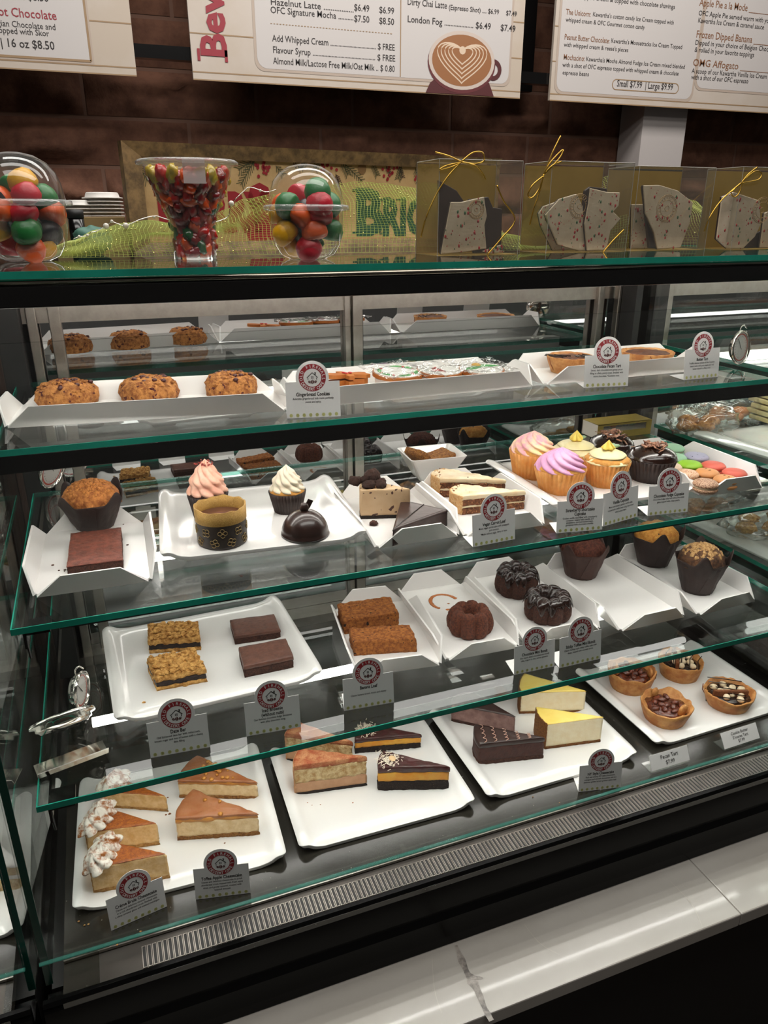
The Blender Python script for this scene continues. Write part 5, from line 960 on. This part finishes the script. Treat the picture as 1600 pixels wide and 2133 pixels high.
bark_box(911, 1078, 533, 333, 878, 1033, 'clear box of peppermint bark with gold back and bow, leftmost of the boxes', [
    ([(912, 376), (950, 398), (965, 420), (985, 520), (915, 528)], .055, 'dark', 'dark chocolate bark shard leaning at the left back of the first box'),
    ([(944, 397), (963, 376), (990, 410), (1000, 450), (960, 460)], .050, 'w', 'pale bark shard peeking above the others in the first box'),
    ([(975, 408), (1016, 403), (1026, 425), (1045, 428), (1043, 510), (1012, 520), (985, 520)], .034, 'dark', 'dark chocolate shard at the right in the first box'),
    ([(938, 420), (960, 420), (1007, 409), (1013, 449), (1008, 468), (1012, 517), (965, 524), (917, 529)], .016, ('s', 990, 436, 18), 'large white peppermint bark shard at the front of the first box'),
    ([(1003, 524), (1043, 510), (1050, 525), (1020, 529)], .012, 'w', 'small pale shard on the floor of the first box')],
    ('gold cord tied with a bow across the leftmost bark box', ('cord_strand', [(877, 494), (888, 452), (910, 403), (935, 365), (962, 336)]), ('cord_strand', [(1015, 531), (1045, 496), (1073, 458), (1050, 420), (1035, 386)]), ('bow_loop', [(962, 336), (985, 318), (1005, 318), (1008, 335), (990, 341), (963, 338)]), ('bow_tail', [(907, 317), (935, 325), (962, 337), (990, 345), (1005, 360), (1012, 374)]), ('bow_loop', [(962, 338), (930, 345), (916, 354), (940, 348), (962, 338)])))
bark_box(1137, 1302, 527, 337, 1107, 1259, 'clear gold backed bark box second from the left, bow on its corner', [
    ([(1120, 445), (1130, 430), (1165, 418), (1200, 520), (1150, 522), (1125, 470)], .050, 'w', 'pale shard edge on seen at the left of the second box'),
    ([(1217, 396), (1228, 388), (1262, 392), (1270, 440), (1230, 520), (1200, 520)], .045, 'dark', 'dark chocolate shard behind in the second box'),
    ([(1134, 448), (1163, 415), (1200, 404), (1212, 430), (1214, 465), (1218, 522), (1205, 523), (1160, 510), (1145, 475)], .020, ('s', 1205, 430, 24), 'white bark shard with a small hole in the second box'),
    ([(1228, 391), (1262, 399), (1290, 400), (1287, 428), (1276, 440), (1291, 455), (1270, 480), (1262, 520), (1221, 522), (1216, 465), (1224, 425)], .014, 'w', 'white bark shard at the right in the second box')],
    ('gold cord tied at the left corner of the second bark box', ('cord_strand', [(1104, 468), (1112, 435), (1125, 395), (1133, 363)]), ('bow_loop', [(1133, 363), (1145, 340), (1172, 312), (1165, 330), (1133, 364)]), ('bow_loop', [(1133, 366), (1110, 385), (1100, 405), (1108, 412), (1122, 395), (1133, 366)]), ('bow_tail', [(1133, 363), (1150, 320), (1168, 283)]), ('bow_tail', [(1133, 363), (1150, 345), (1170, 336)]), ('cord_strand', [(1255, 527), (1278, 500), (1300, 478)])))
bark_box(1313, 1467, 523, 347, 1278, 1415, 'clear gold backed bark box third from the left, no bow', [
    ([(1314, 430), (1338, 430), (1355, 500), (1362, 522), (1312, 522)], .045, 'w', 'pale red speckled shard at the left of the third box'),
    ([(1336, 392), (1342, 391), (1362, 470), (1368, 522), (1350, 520)], .030, 'dark', 'thin dark shard edge in the third box'),
    ([(1338, 391), (1370, 390), (1410, 402), (1441, 426), (1434, 470), (1415, 520), (1367, 524), (1360, 490), (1342, 450)], .016, ('s', 1386, 439, 26), 'white bark shard with red streaks in the third box')])
bark_box(1522, 1690, 521, 349, 1488, 1640, 'clear gold backed bark box at the right edge of the photo with a bow', [
    ([(1535, 384), (1580, 382), (1590, 420), (1560, 430)], .05, 'w', 'pale shard at the back of the rightmost box'),
    ([(1560, 500), (1575, 490), (1600, 480), (1600, 521), (1550, 522)], .04, 'dark', 'small dark shard low in the rightmost box'),
    ([(1502, 412), (1525, 402), (1580, 420), (1582, 470), (1570, 495), (1545, 520), (1512, 520), (1490, 500)], .016, ('s', 1584, 440, 25), 'white bark shard with red spots in the rightmost box'),
    ([(1590, 450), (1640, 430), (1650, 521), (1580, 522)], .03, 'w', 'pale shard cut by the right edge of the photo')],
    ('gold cord with a bow on the rightmost bark box', ('cord_strand', [(1467, 482), (1480, 450), (1505, 415), (1545, 380)]), ('bow_loop', [(1545, 380), (1570, 358), (1586, 360), (1580, 374), (1546, 381)]), ('bow_loop', [(1546, 381), (1524, 400), (1530, 410), (1540, 402), (1546, 381)]), ('bow_tail', [(1545, 380), (1560, 362), (1578, 348)])))
# wooden holiday sign
p0 = Vector((.07, 1.335, 0)); p1 = Vector((.68, 1.455, 0)); ex = (p1-p0).normalized(); nrm = Vector((ex.y, -ex.x, 0)); rz = math.atan2(ex.y, ex.x)
def sg(u, v, d=0.): P = onpl(u, v, p0+nrm*d, nrm); return ((P-p0).dot(ex), P.z-ZT)
TLx, TLz = sg(248, 293); WD = sg(1040, 333)[0]; Hs = TLz; t = thing('wooden_sign', 'light wood holiday sign printed with berries, fir sprigs and the word BRIGHT', 'sign', (p0.x, p0.y, ZT), rz)
WOOD = F_('sign_wood', 'c4a472', .6, col2='ae8c5c', nscale=9, bump=.2); FRM = F_('sign_frame', '8d7048', .6, col2='5c482e', nscale=50, bump=.4, bscale=90)
mk('sign_board', box(TLx+.005, WD-.005, .002, .008, .004, Hs-.004), WOOD, t)
fw = sg(292, 320)[0]-TLx; fh = .021
for a in ((TLx, TLx+fw, 0, Hs), (WD-fw, WD, 0, Hs)): mk('frame_strip', prism([(a[0], -.010), (a[1], -.003), (a[1], .012), (a[0], .012)][::1], a[2], a[3]), FRM, t)
mk('frame_strip', prism([(-.010, Hs), (-.003, Hs-fh), (.012, Hs-fh), (.012, Hs)], TLx, WD, 'x'), FRM, t); mk('frame_strip', prism([(-.010, 0), (-.003, fh*.7), (.012, fh*.7), (.012, 0)], TLx, WD, 'x'), FRM, t)
IR = F_('sign_red', '8e1620', .6); IG = F_('sign_green', '1f4a36', .6); IFG = F_('sign_fir', '4a4a2c', .6); IDR = F_('sign_dark', '3a2420', .6)
def sword(s, u, vtop, vbot, m, xs=.85):
    x, z0 = sg(u, vbot); z1 = sg(u, vtop)[1]; sz = (z1-z0)/.69; mk('sign_lettering', flat(textmesh(s, sz, 'LEFT', .05, xs), (x, z0), .0014), m, t)
    return
def serif_bits(u, vt_, vb_, w_): pass
sword('M', 330, 388, 458, IR, 1.0); sword('ERRY', 402, 402, 480, IR, .7); sword('&', 515, 385, 500, IR, .8); sword('B', 741, 396, 486, IG, 1.0); sword('RIGHT', 797, 415, 487, IG, .74)
for (u, v) in ((741, 396), (741, 484), (797, 415), (797, 486), (832, 415), (832, 486)):
    x, z = sg(u, v); mk('letter_serif', flat(rect2(x-.006, x+.016, z-.0022, z+.0012), y=.0013), IG, t)
def sprig(u, v, du, dv, n, m, l):
    x0, z0 = sg(u, v); x1, z1 = sg(u+du, v+dv); L = [line2(x0, z0, x1, z1, .0012)]; d = Vector((x1-x0, z1-z0)).normalized()
    for i in range(n):
        f = .1+.9*i/n; c = Vector((x0+(x1-x0)*f, z0+(z1-z0)*f))
        for s in (-1, 1): a = math.atan2(d.y, d.x)+s*.75; L.append(line2(c.x, c.y, c.x+l*math.cos(a), c.y+l*math.sin(a), .0011))
    mk('printed_sprig', join(*[flat(q_, y=.0012) for q_ in L]), m, t)
def berries(u, v, n, sd):
    r_ = random.Random(sd); x, z = sg(u, v); L = [flat(disc2(.0028, 10, (x+r_.gauss(0, .009), z+r_.gauss(0, .009))), y=.001) for _ in range(n)]; mk('printed_berries', join(*L), IR, t)
for a in ((274, 318, 35, 60, 9, IFG, .012), (535, 328, -38, 26, 8, IFG, .012), (530, 335, -28, 50, 8, IFG, .011), (575, 345, 16, 20, 4, IFG, .009), (610, 333, 18, 20, 5, IDR, .009), (640, 334, -12, 18, 4, IFG, .008), (665, 330, -8, 26, 5, IFG, .009),
    (712, 335, 14, 30, 6, IFG, .010), (716, 338, 40, 40, 8, IFG, .010), (700, 362, 8, 22, 5, IDR, .008), (775, 340, 12, 26, 6, IFG, .009), (805, 345, 10, 20, 4, IDR, .008), (838, 345, -8, 28, 6, IFG, .010), (866, 350, 6, 28, 5, IFG, .010), (832, 345, 8, 26, 5, IDR, .008)): sprig(*a)
for a in ((549, 350, 18, 1), (680, 345, 12, 2), (812, 350, 16, 3), (872, 372, 7, 4)): berries(*a)
x, z = sg(755, 350); mk('printed_pinecone', flat(disc2(.009, 10, (x, z), sq=1.2), y=.001), F_('sign_cone', '7a5a34', .6), t)
# green deco mesh ribbon with sequins
TOP = [(105, 520), (150, 505), (200, 482), (250, 468), (300, 462), (360, 470), (430, 465), (480, 440), (520, 418), (580, 408), (650, 400), (700, 386), (740, 381), (800, 385), (850, 392), (900, 402), (960, 440), (1020, 478), (1080, 500), (1150, 470), (1225, 385), (1270, 368), (1340, 395), (1410, 402), (1450, 420), (1500, 480)]
pts = [aty(u, v, 1.245) for u, v in TOP]; V, F = [], []; nx, ny = 210, 32
xa, xb = pts[0].x, pts[-1].x
def topz(x):
    for a, b in zip(pts, pts[1:]):
        if a.x <= x <= b.x: f = (x-a.x)/(b.x-a.x); f = f*f*(3-2*f); return a.z+(b.z-a.z)*f-ZT
    return pts[-1].z-ZT
for j in range(ny+1):
    for i in range(nx+1):
        tt = j/ny; x = xa+(xb-xa)*i/nx; hz = max(.012, topz(x)); w_ = noise.noise(Vector((x*9, tt*1.6, 2)))
        V.append((x+.012*noise.noise(Vector((x*6, tt*3, 5))), 1.165+.085*tt+.014*w_*(1-tt)-.012*math.sin(PI*tt), ZT+.002+hz*(tt**.75)+max(0, .012*w_*math.sin(PI*tt))))
for j in range(ny):
    for i in range(nx): a = j*(nx+1)+i; F += [(a, a+1, a+nx+2, a+nx+1)] if True else []
NET = F_('green_net', 'adb85c', .5, bump=0); o = mk('mesh_ribbon', (V, F), NET); tag(o, 'lime green open mesh ribbon draped over the glass top in front of the sign', 'ribbon')
wm = o.modifiers.new('wire', 'WIREFRAME'); wm.thickness = .0009; wm.use_even_offset = False; wm.use_replace = True
rnd = random.Random(3); SQ = F_('sequin_gold', 'd8d080', .15, .9); V2 = []
L = []
for _ in range(170): v = V[rnd.randrange(len(V))]; L.append(move(blob(.0011, 3), (v[0], v[1]-.001, v[2]+.001)))
tag(tag(mk('sequin_glitter', join(*L), SQ), 'tiny gold sequins scattered over the green mesh ribbon', 'glitter'), kind='stuff')
# wire of small pearl lights
t = thing('pearl_garland', 'thin silver wire with pearl beads curling over the green mesh ribbon', 'garland', (0, 0, 0))
pp = [(152, 498), (165, 493), (182, 491), (190, 484), (200, 482), (222, 470), (232, 462), (245, 466), (262, 470), (290, 458), (322, 450), (345, 456), (400, 470), (470, 455), (482, 425), (508, 398), (520, 390), (542, 396), (556, 400), (575, 395)]
W_ = spline([aty(u, v, 1.215) for u, v in pp], 5); mk('wire', tube(W_, .0007, 5), CHROME, t, True)
for i, (u, v) in enumerate([(165, 493), (182, 490), (221, 471), (233, 461), (321, 452), (482, 424), (542, 397), (385, 466), (262, 470)]): P = aty(u, v, 1.213); mk('pearl', blob(.0042 if i % 3 == 2 else .0022, 10), F_('pearl', 'c9c4b8', .2, coat=.5), t, True, tuple(P))
# paper cup lids, card holder, black jar, teal ornament behind the left cup
HB = F_('kraft_card', '8c744a', .7); P = aty(155, 480, 1.40); Q = aty(258, 452, 1.40); hz = Q.z-ZT
tag(bev(mk('card_holder', box(P.x-.03, Q.x, 1.37, 1.46, ZT, Q.z), HB), .001), 'tan card box under the stacks of white lids', 'box')
LID = lathe([(.001, .012), (.030, .012), (.032, .010), (.034, .003), (.040, .002), (.040, 0), (.036, 0)], 40, cap=False); LIDM = None
for (u, lab, n) in ((168, 'white paper cup lid in the left stack behind the domed cup', 4), (218, 'white paper cup lid in the right stack beside the wooden sign', 6)):
    X = aty(u, 450, 1.415).x
    for i in range(n):
        if LIDM is None: o = mk('cup_lid', LID, F_('lid_white', 'c4bfb8', .4), None, True); LIDM = o.data; o.location = (X, 1.415, Q.z+.0005); o.scale = (.72,)*3
        else: o = inst('cup_lid', LIDM, None, (X, 1.415, Q.z+.0005+i*.0055), (0, 0, 0), (.72,)*3 if u < 200 else (.8,)*3)
        tag(o, lab.replace('white', (['lowest', 'second from bottom', 'third from bottom', 'fourth from bottom', 'fifth from bottom'][i] if i < n-1 else 'topmost')+' white', 1), 'lid', lab.split(' in ')[0]+'s in '+lab.split(' in ')[1])
P = aty(161, 478, 1.34); t = thing('black_jar', 'black cylindrical jar half hidden behind the left domed cup', 'jar', (P.x, 1.34, ZT)); mk('jar', lathe([(.001, 0), (.012, 0), (.012, .052), (.001, .053)], 32), BLACK, t, True); mk('jar_lid', lathe([(.0125, .052), (.0125, .064), (.001, .065)], 32), BLACKM, t, True)
P = aty(192, 492, 1.34); t = thing('teal_ornament', 'round matt teal ornament behind the green mesh ribbon', 'ornament', (P.x, 1.31, ZT)); rough(mk('ornament', move(blob(.022, 14, .25, 2.4, 3, (1.3, .8, .95)), (0, 0, .02)), F_('teal', '3f6a5c', .6), t, True), .001, 80)
# ================================================================== THERMOMETERS
def thermo(label, loc, rot, r, clip=False, hook=True):
    t = thing('thermometer', label, 'thermometer', loc); t.rotation_euler = rot
    mk('casing', lathe([(.001, -.006), (r*.72, -.006), (r*.78, -.003), (r*.86, -.002), (r*.86, .002), (r, .003), (r*1.02, .005), (r, .008), (r*.93, .008), (r*.90, .005)], 48, cap=False), CHROME, t, True)
    mk('dial', lathe([(.001, .0045), (r*.9, .0045)], 40, cap=False), F_('dial_white', 'd8d4cf', .4), t); mk('dial_scale', join(*[([(x, y, .0049) for x, y in disc2(r*.86, 40, ri=r*.70)[0][i*8:i*8+1]], []) for i in ()] or [([(x, y, .0049) for x, y in disc2(r*.82, 40, ri=r*.74)[0]], disc2(r*.82, 40, ri=r*.74)[1])]), F_('dial_red', 'b8442c', .5), t)
    mk('tick_marks', join(*[([(a*math.cos(q)-b*math.sin(q), a*math.sin(q)+b*math.cos(q), .0051) for a, b in ((r*.6, -.0004), (r*.68, -.0004), (r*.68, .0004), (r*.6, .0004))], [(0, 1, 2, 3)]) for q in [2*PI*i/24 for i in range(24)]]), INK, t)
    mk('needle', box(-.0005, .0005, -r*.15, r*.62, .0052, .0056), INK, t, rz=.7); mk('glass_cover', lathe([(.001, .0066), (r*.91, .0066)], 40, cap=False), CLEAR, t)
    if hook: mk('hook', tube(spline([(0, r*.9, 0), (0, r*1.15, 0), (.003, r*1.3, .004), (.006, r*1.12, .009)], 6), .0012, 6), CHROME, t, True)
    if clip:
        import mathutils
        o = mk('stand_plate', join(box(-r*1.05, r*1.05, -.030, -.004, 0, .0012), xf(box(-r*1.05, r*1.05, -.0012, 0, 0, .012), Matrix.Translation((0, -.030, 0)) @ Matrix.Rotation(.5, 4, 'X'))), CHROME, t)
        M_ = Matrix.Translation(loc) @ mathutils.Euler(rot).to_matrix().to_4x4(); W_ = Matrix.Translation((loc[0], loc[1]-.012, Z3+.0003)) @ Matrix.Rotation(rot[2], 4, 'Z')
        o.matrix_parent_inverse = M_.inverted(); o.matrix_basis = W_
    return t
P = at(1548, 765, Z1)
thermo('round chrome thermometer standing at the right end of the top shelf', (P.x, P.y+.02, Z1+.034), (PI/2-.1, .15, .28), .031)
P = aty(94, 992, 1.30); thermo('round chrome thermometer hanging at the upper left behind the muffin tray', (P.x+.006, 1.34, P.z), (PI/2+.25, 0, 1.0), .034)
P = at(170, 1500, Z3); thermo('small chrome thermometer at the left rear of the bottom glass shelf', (P.x, P.y+.02, Z3+.035), (PI/2, .1, 1.25), .026)
P = at(141, 1590, Z3); thermo('large chrome thermometer leaning on a plate at the front left of the bottom shelf', (P.x, P.y+.035, Z3+.036), (-.72, 0, .25), .040, True)
P = aty(10, 992, 1.30); thermo('round chrome thermometer in the left case, seen edge on', (P.x-.03, 1.30, P.z), (PI/2+.1, 0, 1.2), .030)
# ================================================================== NEIGHBOURING CASES' GOODS
pl, sl = platter((-380, 2024), (50, 1950), (-230, 1685), Z4, 'white platter in the left case with a tall pale cake slice')
g = slice_geo((-75, 1862), (-85, 1760), (-62, 1690), (42, 1800), sl, .045)
t, poly, h = cake('cream_cake_slice', 'pale layered cake slice in the left case behind the end glass', 'cake slice', g, sl, [('cake_layer', 0, .45, SPG, .002, 120, 0), ('cream_layer', .45, .6, WIC, .001, 90, .01), ('cake_layer', .6, .9, SPG, .002, 120, 0), ('topping', .9, 1, WIC, .002, 60, 0)])
tray((-365, 1542), (4, 1481), (-200, 1330), Z3, 'white folded tray in the left case on the third shelf')
pr1, sr = platter((1664, 988), (2100, 900), (1510, 903), Z2, 'white platter in the right case with pink and green iced slabs')
WAF = F_('wafer_pale', 'd6c796', .7, col2='c8b47c', nscale=30, bump=.5)
for i in range(5):
    P = at(1590, 890, Z2+.0); tag(bev(mk('wafer_slab', box(1.36, 1.60, 1.12+.0, 1.26, .014+i*.013, .024+i*.013), WAF, None, False, (0, .01*(i % 2), Z2)), .002), 'pale yellow wafer slab in the stack in the right case, layer %s from the bottom' % ['one', 'two', 'three', 'four', 'five'][i], 'wafer', 'wafer slabs')
def bag(label, x, y, z, s, sd, cm):
    t = thing('cellophane_bag', label, 'bag', (x, y, z))
    o = mk('film', move(blob(1, 22, .25, 3.5, sd, (s[0], s[1], s[2])), (0, 0, s[2]*.8)), CELLO, t, True); rough(o, .012, 45, sd)
    for k in range(5): mk('cookie', move(blob(.020, 8, .3, 2.5, k+sd, (1.1, 1, .55)), (s[0]*(-.5+.25*k), s[1]*.3*math.sin(k*2.), .016+.008*(k % 2))), cm, t, True)
P = at(1415, 905, Z2); bag('crumpled cellophane bag of cookies on the second shelf of the right case', P.x+.055, P.y, Z2+.001, (.075, .06, .04), 1, GRN); P = at(1520, 880, Z2); bag('crumpled cellophane bag of ginger cookies behind in the right case', P.x, P.y, Z2+.001, (.09, .05, .045), 4, GING)
P = at(1575, 1125, Z3); bag('crumpled clear bag of pale cookies on the third shelf of the right case', P.x+.02, P.y, Z3+.018, (.11, .08, .035), 7, OAT); P = at(1440, 1085, Z3); bag('crumpled clear bag of brown cookies farther back on the right case third shelf', P.x+.06, P.y+.02, Z3+.001, (.09, .05, .04), 9, GRN)
pr2, sr = platter((1716, 1236), (2200, 1110), (1500, 1082), Z3, 'white platter in the right case under the clear cookie bags')
pr3, sr = platter((1770, 1477), (2300, 1330), (1528, 1341), Z4, 'white platter low in the right case with a brown cake in a clear box')
P = at(1600, 1375, sr); t = thing('boxed_cake', 'brown cake loaf in a clear box low in the right case', 'cake', (P.x+.05, P.y+.02, sr)); o = mk('cake', body([Vector(p) for p in ((-.05, -.05), (.05, -.05), (.05, .05), (-.05, .05))], .001, .05, .006), CHOC, t, True); rough(o, .004, 90, 2); mk('clear_box', box(-.058, .058, -.058, .058, 0, .065), BOXP, t)
# crumbs scattered on trays and shelves
def crumbs(label, lst, z, m, r=.0011):
    o = mk('crumbs', join(*[move(blob(r*(.6+.9*random.random()), 4, .5, 3, i, (1.3, 1, .6)), tuple(at(u+random.uniform(-1, 1), v, z+.0006))) for i, (u, v) in enumerate(lst)]), m, None, True); tag(o, label, 'crumbs', kind='stuff')
crumbs('dark crumbs beside the brownie on the left tray', [(110, 1177), (122, 1188), (136, 1187), (135, 1190), (265, 1135), (499, 1198), (503, 1200), (257, 1092)], Z2+.003, CHOC); crumbs('pale crumbs on the white platter in front of the date bars', [(301, 1462), (386, 1428), (299, 1463)], Z3+.008, OAT, .0018)
crumbs('crumbs on the bottom platter between the slices', [(345, 1697), (354, 1695), (350, 1661), (468, 1756), (328, 1747), (330, 1746), (320, 1663)], Z4+.008, COOKIE, .0013); crumbs('crumbs on the black deck in front of the platters', [(163, 1919), (175, 1927), (293, 1940), (245, 1968), (185, 1925), (1165, 1672), (852, 1707), (1005, 1545), (1110, 1660)], Z4, SHORT, .0011)
crumbs('reddish crumbs on the front platter by the mousse slice', [(640, 1672), (650, 1677), (668, 1676), (735, 1672), (775, 1565)], Z4+.008, F_('cocoa_crumb', 'a0552c', .7), .0008)
